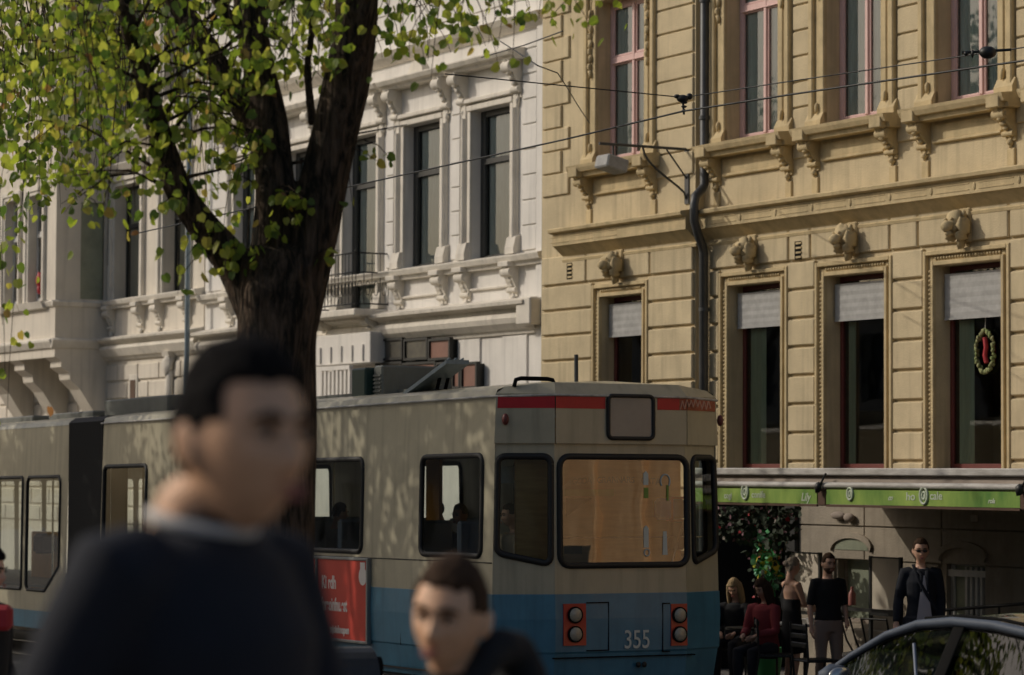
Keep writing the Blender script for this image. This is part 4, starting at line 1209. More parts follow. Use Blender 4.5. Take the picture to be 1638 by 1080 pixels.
# ------------------------------------------------------------------ tram
A_T = R(27.7)
rear_left = at(790, 616, 28.75)
Tf0 = Vector((rear_left.x, rear_left.y, 0))
Tf = Frame(Tf0, -(math.pi/2-A_T), -R(.6))
L0 = .28; WT = 2.65; Y1 = .56
ht = lambda px, py, y=0.0: Tf.hit(px, py, y)
zroof = ht(790, 618)[1]
TZ = dict(roof=zroof)
zw1 = ht(720, 730)[1]; zw0 = ht(720, 888)[1]; zbelt = ht(600, 939)[1]
print('tram roof', zroof, 'win', zw0, zw1, 'belt', zbelt)
tram = thing('tram', 'old cream and blue articulated tram with a red roof stripe and fleet number 355', 'tram', M=Tf.M)
XJ0, XJ1 = ht(106, 800)[0], ht(160, 800)[0]     # articulation
XF = ht(-260, 800)[0]
ZB = .30
# side windows: (px0, px1) of the openings
def side_win(a, b, t, bt):
    x0 = ht(a, (t+bt)/2)[0]; x1 = ht(b, (t+bt)/2)[0]; return x0, x1
W2 = [side_win(165, 233, 745, 870), None, side_win(498, 579, 735, 882), side_win(673, 770, 730, 888)]
wdt = W2[3][1]-W2[3][0]; pit = W2[3][0]-W2[2][0]
x_ = W2[2][0]-pit; W2[1] = (x_, x_+wdt)
extra = []
x_ -= pit
while x_ > W2[0][1]+.3: extra.append((x_, x_+wdt)); x_ -= pit
W2 = [(W2[2][1]-wdt, W2[2][1]) if i == 2 else w for i, w in enumerate(W2)]+extra
print('rear car windows', W2, 'joint', XJ0, XJ1, 'pitch', pit, wdt)
TUM = .0
def side_fn(x, z): return (x, .02*max(0, (z-1.3))**2*.6, z)
def ribbon_ring(name, loop, fn, par, r=.028, m='rubber', off=0):
    q = MB(); pts = [Vector(fn(*p)) for p in loop]+[Vector(fn(*loop[0]))]
    q.tube(pts, r, 7, cap=False); return q.build(name, m, par)
def pane(name, loop, fn, par, m='tramglass'):
    q = MB(); q.add([fn(*p) for p in loop], [list(range(len(loop)))]); return q.build(name, m, par)
body = None
def side(xa, xb, wins_, zlow, name_up, y_fn, belt, flip=False):
    loops = [rrect(a, b, zw0_, zw1_, .09) for a, b, zw0_, zw1_ in wins_]
    vs, fs = panel_holes([(xa, belt), (xb, belt), (xb, zroof-.09), (xa, zroof-.09)], loops, y_fn)
    q = MB(); q.add(vs, fs); 
    return q, loops
# rear car near side
q, loops = side(XJ1, -L0*0, [(a, b, zw0, zw1) for a, b in W2], zw0, '', side_fn, zbelt)
# far side
farfn = lambda x, z: (x, WT-side_fn(x, z)[1], z)
vs, fs = panel_holes([(XJ1, zbelt), (0, zbelt), (0, zroof-.09), (XJ1, zroof-.09)], [rrect(a-.0, b+.0, zw0, zw1, .09) for a, b in W2], farfn)
q.add(vs, fs)
# roof with rounded shoulders
rp = [(0.035, zroof-.09), (.06, zroof-.03), (.14, zroof), (.5, zroof+.05), (1.32, zroof+.08), (2.15, zroof+.05), (2.51, zroof), (2.59, zroof-.03), (2.615, zroof-.09)]
nr = len(rp)
q.add([(XJ1, y, z) for y, z in rp]+[(-.0, y, z) for y, z in rp], [(i, i+1, i+1+nr, i+nr) for i in range(nr-1)])
# rear plan outline (y, x) at different heights
def plan(dx=0.0, inset=0.0):
    # kinked end: near corner, centre left, centre right, far corner. x=0 is the side end, positive towards the viewer
    return [(inset, 0), (Y1, L0+dx), (WT-Y1, L0+dx), (WT-inset, 0)]
ZK = Tf.hitx(950, 710, L0)[1]                 # crease under the upper fascia
def rz_fn(seg, off=0.0):
    (ya, xa_), (yb2, xb2) = plan()[seg], plan()[seg+1]
    d = Vector((xb2-xa_, yb2-ya, 0)); L = d.length; d.normalize()
    nrm = Vector((d.y, -d.x, 0))
    def fn(t, z):
        lean = .018 if z > ZK else -.012*(z-zbelt)
        ins = (side_fn(0, z)[1] if seg in (0, 2) else 0)
        p = Vector((xa_, ya, 0))+d*t+nrm*(lean+off)
        if seg == 0: p.y += ins*(1-t/L)
        if seg == 2: p.y -= ins*(t/L)
        return (p.x, p.y, z)
    return fn, L
def rear_px(seg, px, py):
    fn, L = rz_fn(seg); o = Tf.I @ CAM; d = Tf.I.to_3x3() @ ray(px, py)
    p0 = Vector(fn(0, 2)); p1 = Vector(fn(L, 2)); e = (p1-p0); nrm = Vector((e.y, -e.x, 0)).normalized()
    t = (p0-o).dot(nrm)/d.dot(nrm); h = o+d*t
    return (h-p0).dot(e.normalized()), h.z
segs = []
# centre window
c0, zt_ = rear_px(1, 895, 730); c1, zb_ = rear_px(1, 1099, 903)
rwin = [(1, rrect(c0, c1, zb_, zt_, .11))]
a0, _ = rear_px(0, 792, 800); a1, _ = rear_px(0, 883, 800)
lz0 = rear_px(0, 800, 885)[1]; lz1 = rear_px(0, 870, 903)[1]
fnL, LL = rz_fn(0)
def skewed(a, b, zt, zba, zbb, r=.08):
    lp = rrect(a, b, min(zba, zbb), zt, r)
    out = []
    for (x, z) in lp:
        t = (x-a)/(b-a); base = min(zba, zbb); zb2 = zba+(zbb-zba)*t
        out.append((x, zt-(zt-z)*(zt-zb2)/(zt-base)))
    return out
rwin.append((0, skewed(max(a0, .04), min(a1, LL-.04), zt_, lz0, lz1)))
fnR, LR = rz_fn(2)
b0, _ = rear_px(2, 1108, 800); b1, _ = rear_px(2, 1159, 800)
rz0 = rear_px(2, 1115, 901)[1]; rz1 = rear_px(2, 1155, 880)[1]
rwin.append((2, skewed(max(b0, .04), min(b1, LR-.04), zt_, rz0, rz1)))
for seg in (0, 1, 2):
    fn, L = rz_fn(seg)
    hs = [lp for s_, lp in rwin if s_ == seg]
    vs, fs = panel_holes([(0, zbelt), (L, zbelt), (L, ZK), (0, ZK)], hs, fn); q.add(vs, fs)
    # crease + fascia
    f0, f1 = fn(0, ZK), fn(L, ZK); g0, g1 = fn(0, ZK+.001), fn(L, ZK+.001)
    q.add([f0, f1, g1, g0], [(0, 1, 2, 3)])
    ztop = zroof-.07
    q.add([g0, g1, fn(L, ztop), fn(0, ztop)], [(0, 1, 2, 3)])
fn0, _ = rz_fn(0); fn1, L1 = rz_fn(1); fn2, L2 = rz_fn(2)
top = [fn0(0, zroof-.07), fn1(0, zroof-.07), fn1(L1, zroof-.07), fn2(L2, zroof-.07)]
ctr = [(0, .14, zroof), (.20, .6, zroof+.045), (.20, WT-.6, zroof+.045), (0, WT-.14, zroof)]
q.add(top+ctr+[(0, .5, zroof+.05), (0, 1.32, zroof+.08), (0, WT-.5, zroof+.05)], [(0, 1, 5, 4), (1, 2, 6, 5), (2, 3, 7, 6), (4, 5, 8), (5, 6, 9, 8), (6, 10, 9), (6, 7, 10)])
body = q.build('body', 'tramcream', tram)
# blue lower body
q = MB()
bl = zbelt-.006
def ring_at(z, out=0.0): 
    return [(XJ1, -out, z)]+[(rz_fn(0, out)[0](0, z)[0]*1.0, -out, z), rz_fn(1, out)[0](0, z), rz_fn(1, out)[0](L1, z), (rz_fn(2, out)[0](L2, z)[0], WT+out, z)]+[(XJ1, WT+out, z)]
rings = [ring_at(zbelt, .0), ring_at(zbelt-.004, .006), ring_at(zbelt-.25, .012), ring_at(.62, .0), ring_at(.60, -.012), ring_at(ZB, -.05)]
for ra, rb in zip(rings, rings[1:]):
    q.add(list(ra)+list(rb), [(i, i+6, i+7, i+1) for i in range(5)])
lower = q.build('lower_body', 'tramblue', tram)
q = MB(); q.box(XJ1, -.1, .2, WT-.2, .28, .9); q.build('underframe', 'carblack', tram)
# belt line groove on side
q = MB(); z_ = ht(600, 893)[1]; q.box(XJ1, -.02, -.004+side_fn(0, z_)[1], .004+side_fn(0, z_)[1], z_-.006, z_+.006)
z_ = ht(600, 1063)[1]; q.box(XJ1, -.02, -.006, .02, z_-.008, z_+.008)
xs_ = XJ1+.5
while xs_ < -.1:
    q.box(xs_-.003, xs_+.003, -.004, .004, ZB+.3, zbelt-.05); xs_ += 1.12   # inter_panel_seam
q.build('panel_seam', 'rubber', tram)
# gutter
q = MB(); q.tube([(XJ1, .01, zroof-.10), (-.0, .01, zroof-.10), Vector(top[1])+Vector((.012, 0, -.015)), Vector(top[2])+Vector((.012, 0, -.015)), (0, WT-.01, zroof-.10)], .013, 6)
q.build('roof_gutter', 'canopywhite', tram)
# side windows
for a, b in W2:
    for fn_ in (side_fn, farfn):
        lp = rrect(a, b, zw0, zw1, .09)
        wn = ribbon_ring('window', lp, fn_, tram, .03)
        pane('pane', lp, fn_, wn)
for seg, lp in rwin:
    fn, L = rz_fn(seg)
    wn = ribbon_ring('rear_window', lp, fn, tram, .034)
    pane('pane', lp, fn, wn, 'rearglass' if seg == 1 else 'tramglass')
# red band pieces
def rearband(name, seg, t0, t1, z0, z1, m, par=tram, off=.004):
    fn, L = rz_fn(seg, off); q = MB(); q.add([fn(t0, z0), fn(t1, z0), fn(t1, z1), fn(t0, z1)], [(0, 1, 2, 3)]); return q.build(name, m, par)
bz1 = Tf.hitx(950, 634, L0)[1]; bz0 = Tf.hitx(950, 654, L0)[1]
_, LA = rz_fn(0); rearband('red_stripe', 0, .02, LA, bz0, bz1, 'redband')
t965, _ = rear_px(1, 966, 645); t1048, _ = rear_px(1, 1049, 645); t1085 = rear_px(1, 1084, 645)[0]
rearband('red_stripe', 1, 0, t965, bz0, bz1, 'redband'); rearband('red_stripe', 1, t1048, t1085, bz0, bz1, 'redband')
gr_ = rearband('worn_stripe', 1, t1085, L1, bz0, bz1, 'orangered'); rearband('worn_stripe', 2, 0, L2-.03, bz0, bz1, 'orangered')
fn, _ = rz_fn(1, .006); q = MB(); tt = t1085+.01; prev = None
for k in range(15):
    p = Vector(fn(tt+k*.026, bz0+.02+(.085 if k % 2 else 0)+rnd.uniform(-.015, .015)))
    if prev is not None: q.tube([prev, p], .007, 5)
    prev = p
q.build('scrawl', 'palegraffiti', gr_)
# destination box
d0, dz1 = rear_px(1, 970, 633); d1, dz0 = rear_px(1, 1042, 702)
lp = rrect(d0, d1, dz0, dz1, .05); fn, _ = rz_fn(1, .012)
q = MB(); q.add([fn(*p) for p in lp], [list(range(len(lp)))]); db = q.build('destination_box', mat('blank_blind', (.36, .33, .29), .4, var=.12, vscale=5, coat=.4), tram)
ribbon_ring('frame', lp, fn, db, .022)
# marker lamps
for seg, px, py in ((0, 806, 671), (2, 1153, 673)):
    t, z = rear_px(seg, px, py); fn, _ = rz_fn(seg); p = Vector(fn(t, z)); q = MB(); q.ell((p.x+.012, p.y-.01, p.z), (.035, .035, .06), 12, 8); q.build('marker_lamp', 'darkred', tram)
# tail lamp clusters
for (pa, pb) in ((899, 935), (1071, 1103)):
    ta, z1 = rear_px(1, pa, 966); tb_, z0 = rear_px(1, pb, 1032)
    fn, _ = rz_fn(1, .02); tb_ = min(tb_, L1-.004)
    q = MB(); P = [fn(ta, z0), fn(tb_, z0), fn(tb_, z1), fn(ta, z1)]; Q = [rz_fn(1)[0](*c) for c in ((ta, z0), (tb_, z0), (tb_, z1), (ta, z1))]
    q.add(P+Q, [(0, 1, 2, 3), (0, 4, 5, 1), (1, 5, 6, 2), (2, 6, 7, 3), (3, 7, 4, 0)])
    lc = q.build('tail_lamp_cluster', 'lampred', tram)
    for k in (.27, .73):
        c = Vector(fn((ta+tb_)/2, z0+(z1-z0)*k)); q = MB()
        q.tube([c-Vector((.01, 0, 0)), c+Vector((.022, 0, 0))], .084, 20); rg = q.build('lamp_rim', 'carblack', lc)
        q = MB(); q.ell(c+Vector((.018, 0, 0)), (.03, .070, .070), 18, 10); q.build('lens', 'lensgrey', rg)
    # recessed panel beside the cluster
    if pa < 1000: sx0, sx1 = tb_+.01, tb_+.27
    else: sx0, sx1 = ta-.10, ta-.01
    q = MB(); fn_o, _ = rz_fn(1, .004)
    a_, b_ = fn_o(sx0, z0-.03), fn_o(sx1, z1+.01)
    q.box(a_[0]-.01, a_[0]+.006, a_[1], b_[1], z1, z1+.012); q.box(a_[0]-.01, a_[0]+.006, a_[1], b_[1], z0-.06, z0-.05)
    q.box(a_[0]-.01, a_[0]+.005, (b_[1]-.01 if pa < 1000 else a_[1]), (b_[1] if pa < 1000 else a_[1]+.01), z0-.05, z1)
    q.build('recess_edge', 'carblack', tram)
# fleet number
t, z = rear_px(1, 995, 1037); fn, _ = rz_fn(1, .016); p = fn(t, z)
p2 = fn(t+.01, z); 
REAR = Matrix(((0, 0, 1, p[0]), (1, 0, 0, p[1]), (0, 1, 0, p[2]), (0, 0, 0, 1)))
text_mesh('fleet_number', '355', .262, REAR, 'graphic', tram, .0015, sx=.80, bold=.001)
# bumper
q = MB()
zb1 = Tf.hitx(900, 1052, L0)[1]
fn, _ = rz_fn(1)
for z_, hh in ((zb1, .012), (zb1-.22, .02)):
    q.box(L0-.06, L0+.012, Y1-.02, WT-Y1+.1, z_-hh, z_)
q.build('bumper_slot', 'carblack', tram)
q = MB(); q.rbox(L0-.05, L0+.10, .35, WT-.35, ZB-.05, zb1-.24, .03); q.build('bumper', 'tramblue', tram)
t, z = rear_px(1, 1023, 1063); q = MB(); p = fn(t, z); q.ell((p[0]+.01, p[1]-.03, p[2]), (.02, .03, .03), 8, 6); q.ell((p[0]+.01, p[1]+.04, p[2]), (.02, .03, .03), 8, 6); q.build('socket', 'rubber', tram)
# wheels
for xw in (-2.0, -3.8, XJ1+2.0):
    for yw in (.25, WT-.35):
        q = MB(); q.tube([(xw, yw, .33), (xw, yw+.1, .33)], .33, 24); q.build('wheel', 'carblack', tram)
# roof equipment
def on_roof(px, py, y=1.2): 
    x, z = Tf.hit(px, py, y); return x, z
q = MB()
x0, z0 = Tf.hit(562, 590, .6); x1 = Tf.hit(584, 590, .6)[0]; q.rbox(x0, x1, .6, 1.5, zroof, z0, .02); q.build('resistor_box', 'greenbox', tram)
q = MB(); x0_2 = x1+.01; x1 = Tf.hit(611, 590, .7)[0]; q.rbox(x0_2, x1, .7, 1.6, zroof, z0+.02, .02)
x2 = Tf.hit(676, 600, .5)[0]
for k in range(6): q.box(x0_2+.02, x1-.02, .685, .70, zroof+.05+k*.045, zroof+.07+k*.045)
q.build('roof_unit', 'roofgrey', tram)
# open roof hatch
x0, z0 = Tf.hit(645, 622, .35); x1, z1 = Tf.hit(714, 582, .35)
q = MB(); q.add([(x0, .35, zroof+.0), (x1, .35, z1), (x1, .62, z1+.0), (x0, .62, zroof+.0), (x0, .35, zroof+.04), (x1, .35, z1+.045), (x1, .62, z1+.045), (x0, .62, zroof+.04)],
   [(3,2,1,0),(4,5,6,7),(0,1,5,4),(1,2,6,5),(2,3,7,6),(3,0,4,7)])
for k in range(3): q.tube([(x0+.02, .40+.08*k, zroof+.055), (x1-.02, .40+.08*k, z1+.06)], .012, 5)
q.build('roof_hatch', 'bluehatch', tram)
q = MB(); q.tube([(x0+.5, .5, zroof), (x0+.62, .5, zroof+.22)], .02, 6); q.tube([(x0+.5, .6, zroof), (x0+.62, .6, zroof+.22)], .02, 6); q.rbox(x0+.3, x0+.75, .4, .6, zroof, zroof+.05, .01); q.build('hatch_strut', 'carblack', tram)
# lifting handle on the roof edge
x0, z0 = Tf.hit(815, 616, .5); 
q = MB(); y_h = .5
pts = []
xa1, _ = Tf.hit(814, 614, y_h); 
o_ = Tf.I @ CAM
q.tube([(.05, .22, zroof), (.05, .24, zroof+.07), (.05, .30, zroof+.085), (.05, .60, zroof+.085), (.05, .66, zroof+.075), (.05, .68, zroof+.03)], .022, 8)
q.build('roof_handle', 'carblack', tram)
q = MB(); q.tube([(.02, .95, zroof+.05), (.02, .95, zroof+.34)], .022, 8); q.build('aerial', 'zinc', tram)
q = MB(); q.box(XJ1+.3, -3.6, .9, 1.8, zroof+.05, zroof+.12); q.build('roof_walkway', 'roofgrey', tram)
# articulation bellows
q = MB(); n = 7
for k in range(n+1):
    pass
prof = []
for k in range(2*n+1):
    x = XJ0+(XJ1-XJ0)*k/(2*n); o = .09 if k % 2 else .03
    prof.append((x, o))
vs = []; fs = []
def bell(o): return [(o, ZB), (o, zroof-.06), (o+.1, zroof+.01), (WT-o-.1, zroof+.01), (WT-o, zroof-.06), (WT-o, ZB)]
for x, o in prof: vs += [(x, a, b) for a, b in bell(o)]
for i in range(2*n):
    for k in range(5): fs.append((i*6+k, i*6+k+1, i*6+k+7, i*6+k+6))
q.add(vs, fs); q.build('bellows', 'rubber', tram)
# middle (low floor) car
zb2 = ht(60, 977)[1]; mz1 = ht(68, 763)[1]; mz0 = ht(68, 945)[1]
print('low car: belt', zb2, 'win', mz0, mz1)
m0 = side_win(42, 95, 763, 945); m1 = side_win(-40, 35, 763, 945)
mw = [m0, m1]; x_ = m1[0]-1.5
while x_ > XF+.2: mw.append((x_, x_+1.25)); x_ -= 1.5
q = MB(); loops = []
for i, (a, b) in enumerate(mw):
    if i == 0:
        r_ = .07; lp = [(b-.0, mz1-r_), (b-r_, mz1), (a+r_, mz1), (a, mz1-r_), (a, mz0+r_), (a+r_, mz0), (a+(b-a)*.58, mz0), (b, mz0+.36)]
    else: lp = rrect(a, b, mz0, mz1, .07)
    loops.append(lp)
vs, fs = panel_holes([(XF, zb2), (XJ0-.3, zb2), (XJ0, zb2+.28), (XJ0, zroof-.09), (XF, zroof-.09)], loops, side_fn); q.add(vs, fs)
vs, fs = panel_holes([(XF, zb2), (XJ0, zb2), (XJ0, zroof-.09), (XF, zroof-.09)], [rrect(a, b, mz0, mz1, .07) for a, b in mw], farfn); q.add(vs, fs)
q.add([(XF, y, z) for y, z in rp]+[(XJ0, y, z) for y, z in rp], [(i, i+1, i+1+nr, i+nr) for i in range(nr-1)])
q.build('middle_body', 'tramcream', tram)
q = MB()
for yy in (-.004, WT+.004):
    q.add([(XF, yy, ZB), (XJ0, yy, ZB), (XJ0, yy, zb2+.28), (XJ0-.3, yy, zb2), (XF, yy, zb2)], [(0, 1, 2, 3, 4)])
q.build('middle_lower_body', 'tramblue', tram)
x, z = ht(93, 967); q = MB(); q.tube([(x, -.03, z), (x, .01, z)], .06, 16); q.build('side_marker', 'adframe', tram)
for i, lp in enumerate(loops):
    wn = ribbon_ring('window', lp, side_fn, tram, .026); pane('pane', lp, side_fn, wn)
    if i: 
        lp2 = rrect(mw[i][0], mw[i][1], mz0, mz1, .07); pane('pane', lp2, farfn, wn)
q = MB()
for a, b in ((5, 72), (98, 170), (188, 290)):
    x0 = Tf.hit(a, 662, 1.0)[0]; x1 = Tf.hit(b, 662, 1.0)[0]
    q.rbox(x0, x1, .8, 1.9, zroof, zroof+.16+(.13 if a > 180 else 0), .02)
q.build('roof_box', 'roofgrey', tram)

# interior
q = MB(); q.box(XF, -.02, .04, WT-.04, .88, .92); q.build('floor', 'trampanel', tram)
q = MB(); q.box(XF, -.02, .12, WT-.12, zroof-.30, zroof-.27); q.build('ceiling', 'ceiling', tram)
q = MB()
for yy in (1.0, 1.65): q.tube([(XF, yy, zroof-.45), (-.1, yy, zroof-.45)], .016, 6)
for k in range(int(-XF/1.3)): 
    q.tube([(-.9-1.3*k, 1.0, .9), (-.9-1.3*k, 1.0, zroof-.3)], .016, 6)
q.build('grab_rail', 'chrome', tram)
# wooden board standing in for the orange facade mirrored in the rear glass
q = MB(); xb_ = -.06
q.box(xb_-.03, xb_, .30, WT-.42, .9, zroof-.3)
q.build('reflection_board', 'wood', tram)
tv = [(y, z) for y, z in ((.66, 1.35), (1.18, 1.35), (1.18, zw0+.83), (.95, zw0+.80), (.66, zw0+.55))]
q = MB(); q.add([(xb_+.004, y, z) for y, z in tv], [list(range(5))]); q.build('reflection_light_panel', 'woodlight', tram)
o__ = bpy.data.objects['reflection_board']
def bulk(px, py): return Tf.hitx(px, py, xb_)
q = MB(); y0, z1 = bulk(903, 784); y1, z0 = bulk(981, 792); q.box(xb_, xb_+.012, y0, y1, z0-.01, z1+.01); q.build('mirrored_awning_strip', 'signgreen', tram)  # green strip imitates the cafe awning mirrored in the rear glass
q = MB(); ya, z1 = bulk(905, 797); yb_2, _ = bulk(947, 797); _, z0 = bulk(905, 826)
q.add([(xb_+.006, ya, z1), (xb_+.006, yb_2, z1), (xb_+.006, ya, z0)], [(0, 1, 2)]); q.build('dark_opening', 'room', tram)
q = MB(); y0, z1 = bulk(902, 874); y1, z0 = bulk(930, 886); q.box(xb_, xb_+.014, y0, y1, z0, z1); q.build('grille', 'roofgrey', tram)
q = MB(); y0, z = bulk(898, 860); y1, _ = bulk(1099, 859); q.tube([(xb_+.12, y0-.1, z), (xb_+.12, y1+.1, z)], .012, 6); q.build('rear_rail', 'chrome', tram)
# arched letters standing in for the shop sign mirrored in the rear glass
y0, z = bulk(914, 775)
MT['signgrey'] = mat('mirrored_sign_print', (.14, .13, .11), .6)
for i, ch in enumerate('GODA GRANNARS GATA'):
    if ch == ' ': continue
    yy = y0+.058*i; zz = z+.022*(1-((i-9)/9)**2)
    text_mesh('mirrored_sign_letter', ch, .085, Matrix(((0, 0, 1, xb_+.012), (1, 0, 0, yy), (0, 1, 0, zz), (0, 0, 0, 1))), 'signgrey', o__, .001, bold=.002)
# window stickers on the rear glass
fn, _ = rz_fn(1, .006)
def sticker(mb_): mb_.build('window_sticker', 'graphic', tram)
for (pa, pb, pc, pd) in ((1029, 758, 1037, 776), (1029, 845, 1037, 876)):
    ta, z1 = rear_px(1, pa, pb); tb2, z0 = rear_px(1, pc, pd)
    q = MB(); q.add([fn(ta, z0), fn(tb2, z0), fn(tb2, z1), fn((ta+tb2)/2, z1+.03), fn(ta, z1)], [(0, 1, 2, 3, 4)]); sticker(q)
ta, z1 = rear_px(1, 1064, 770); q = MB()
pts = [fn(ta+.055*math.cos(R(t)), z1+.07*math.sin(R(t))) for t in range(-40, 221, 20)]; q.tube(pts, .008, 5); sticker(q)
ta, z1 = rear_px(1, 1034, 884); q = MB(); pts = [fn(ta+.03*math.cos(R(t)), z1+.035*math.sin(R(t))) for t in range(0, 361, 30)]; q.tube(pts, .007, 5); sticker(q)
ta, z1 = rear_px(1, 1063, 872); q = MB(); q.add([fn(ta-.03, z1-.1), fn(ta+.03, z1-.1), fn(ta+.02, z1+.14), fn(ta-.02, z1+.14)], [(0, 1, 2, 3)]); sticker(q)
ta, z1 = rear_px(1, 1034, 780); tb2, z0 = rear_px(1, 1037, 797); q = MB(); q.add([fn(ta-.03, z0), fn(tb2, z0), fn(tb2, z1), fn(ta-.03, z1)], [(0, 1, 2, 3)])
ta, z1 = rear_px(1, 1066, 776); q.add([fn(ta, z1-.16), fn(ta+.025, z1-.16), fn(ta+.025, z1), fn(ta, z1)], [(0, 1, 2, 3)]); q.build('green_sticker', 'signgreen', tram)
# seats
def seat(x, y, red=False):
    q = MB(); q.rbox(x-.2, x+.22, y-.21, y+.21, 1.28, 1.36, .03); st = q.build('passenger_seat', 'seatblue', tram)
    q = MB(); q.rbox(x+.17, x+.24, y-.22, y+.22, 1.36, 1.92, .03); q.build('seat_back', 'seatgrey', st)
    q = MB(); q.rbox(x-.02, x+.02, y-.02, y+.02, .9, 1.3, .005); q.build('seat_post', 'chrome', st)
for k in range(int(-XJ1/1.0)-1):
    seat(-1.3-1.0*k, .38); seat(-1.3-1.0*k, WT-.38)
# big blue headrest seen through the rear glass, right part
fnp = lambda px, py, x: Tf.hitx(px, py, x)
y0, z1 = fnp(1052, 797, .12); y1, z0 = fnp(1098, 832, .12)
q = MB(); q.rbox(.02, .12, y0, y1, z0, z1, .035); sb = q.build('rear_seat_back', 'seatblue', tram)
q = MB(); q.rbox(.015, .128, (y0+y1)/2-.015, (y0+y1)/2+.015, z0-.01, z1+.01, .008); q.tube([(.10, (y0+y1)/2, z1+.005), (.10, y1, z1+.005)], .014, 6); q.tube([(.10, (y0+y1)/2, z0-.005), (.10, y1, z0-.005)], .014, 6); q.build('red_piping', 'seatred', sb)
q = MB(); y2, z2 = fnp(1094, 832, .1); y3, z3 = fnp(1073, 905, .1); q.tube([(.1, y2, z2), (.1, y3, z3)], .014, 6); q.build('slanted_bar', 'chrome', tram)
q = MB(); y2, z2 = fnp(1074, 833, .04); y3, z3 = fnp(1096, 880, .04); q.rbox(-.05, .04, y2, y3, z3, z2, .02); q.build('dark_locker', 'carblack', tram)
# white label sign in left window, orange doors
q = MB(); y0, z1 = Tf.hit(0, 0, 0), 0
fnq = lambda px, py, x=-1.0: Tf.hitx(px, py, x)
y0, z1 = fnq(798, 746, -.25); y1, z0 = fnq(834, 773, -.25); q.box(-.26, -.25, y0, y1, z0, z1); q.build('notice_sheet', 'blind', tram)
q = MB(); x0, z1 = Tf.hit(684, 735, .9); x1, z0 = Tf.hit(705, 888, .9); q.box(x0, x1, .88, .92, .9, zroof-.3); q.build('orange_door_panel', 'orangeply', tram)
q = MB(); x0, z1 = Tf.hit(50, 850, 1.4); x1, z0 = Tf.hit(92, 905, 1.4); q.rbox(x0, x1, 1.4, 1.5, .6, z1, .02); q.build('orange_partition', 'orangeply', tram)
x0 = Tf.hit(70, 850, 1.2)[0]; q = MB(); q.rbox(x0-.25, x0+.15, 1.1, 1.35, 1.3, z1-.02, .05); q.build('driver_seat', 'carblack', tram)
q = MB(); x0 = Tf.hit(168, 800, 1.0)[0]; x1 = Tf.hit(200, 800, 1.0)[0]; q.box(x0, x1, 1.0, 1.04, .9, zroof-.3); q.build('brown_partition', mat('brown_partition', (.09, .06, .035), .6), tram)
# advertisement on the side
ad = thing('poster', 'red advertising poster with white text in a grey frame on the tram side', 'poster', M=Tf.M)
ax1, az1 = ht(594, 893); ax0 = ht(511, 893)[0]; az0 = ht(594, 1031)[1]
q = MB(); q.box(ax0+.03, ax1-.04, -.035, -.015, az0+.03, az1-.03); q.build('sheet', 'adred', ad)
q = MB()
bw = (ax1-ax0)
for (a, b, c, d) in ((ax0-1.25, ax0-1.2, az0, az1), (ax0-.02, ax0+.03, az0, az1), (ax1-.04, ax1, az0, az1)): q.rbox(a, b, -.05, .0, c, d, .005)
for (a, b) in ((ax0-1.2, ax0-.02), (ax0+.03, ax1-.04)):
    q.rbox(a, b, -.05, .0, az1-.03, az1, .005); q.rbox(a, b, -.05, .0, az0, az0+.03, .005)
q.build('frame', 'adframe', ad)
q = MB(); q.box(ax0-1.2, ax0-.04, -.035, -.015, az0+.03, az1-.03); q.build('sheet', 'adred', ad)
def adtext(s_, px, py, size, sx):
    x, z = Tf.hit(px, py, -.037); text_mesh('poster_lettering', s_, size, Matrix.Translation((x, -.036, z)) @ TXT, 'adwhite', ad, .001, sx=sx, bold=.006)
adtext('Ki rdh', 514, 940, .20, .78); adtext('Ipreoinfnu.est', 514, 975, .20, .62); adtext('mjoinknopen', 527, 1011, .11, .90)
x, z = Tf.hit(580, 922, -.037); q = MB(); q.tube([(x, -.036, z-.0), (x, -.038, z)], .10, 18); q.build('round_emblem', 'adwhite', ad)
q = MB(); q.rbox(x-.06, x+.06, -.04, -.036, z+.07, z+.15, .001); q.build('round_emblem', 'adwhite', ad)
# ------------------------------------------------------------------ trees
def add_leaf(vs, fs, p, rn, L):
    tip = Vector((rn.gauss(0, .55), rn.gauss(0, .55), -1+rn.uniform(-.2, .7))).normalized()
    nrm = Vector((rn.gauss(0, 1), rn.gauss(0, 1)-.3, rn.gauss(.25, .6)))
    if nrm.cross(tip).length < .1: nrm = Vector((1, .2, .1))
    leaf_geo(vs, fs, p, tip, nrm.normalized(), L*rn.uniform(.65, 1.15))
def mk_leaves(name, vs, fs, m, par):
    me = bpy.data.meshes.new(name); me.from_pydata(vs, [], fs); me.materials.append(MT[m]); me.update()
    o = bpy.data.objects.new(name, me); C.objects.link(o); o.parent = par; return o

ptree = lambda px, py, Y: at(px, py, Y)
mt = thing('linden_tree', 'dark trunked linden forking into three heavy limbs in front of the tram', 'tree')
TY = 16.0
tr = MB()
def limb(mb, pts, n=16, jag=.14, seed=0):
    P = [ptree(x, y, Yd) for x, y, w_, Yd in pts]; Rr = [w_/2*Yd/FPX for x, y, w_, Yd in pts]
    # resample smoothly
    Q = []; RR = []
    for i in range(len(P)-1):
        p0, p1, p2, p3 = P[max(i-1, 0)], P[i], P[i+1], P[min(i+2, len(P)-1)]
        for k in range(6):
            t = k/6
            Q.append(.5*((2*p1)+(p2-p0)*t+(2*p0-5*p1+4*p2-p3)*t*t+(3*p1-p0-3*p2+p3)*t**3)); RR.append(Rr[i]+(Rr[i+1]-Rr[i])*t)
    Q.append(P[-1]); RR.append(Rr[-1])
    mb.tube(Q, RR, n, jag=jag, seed=seed)
    return Q, RR
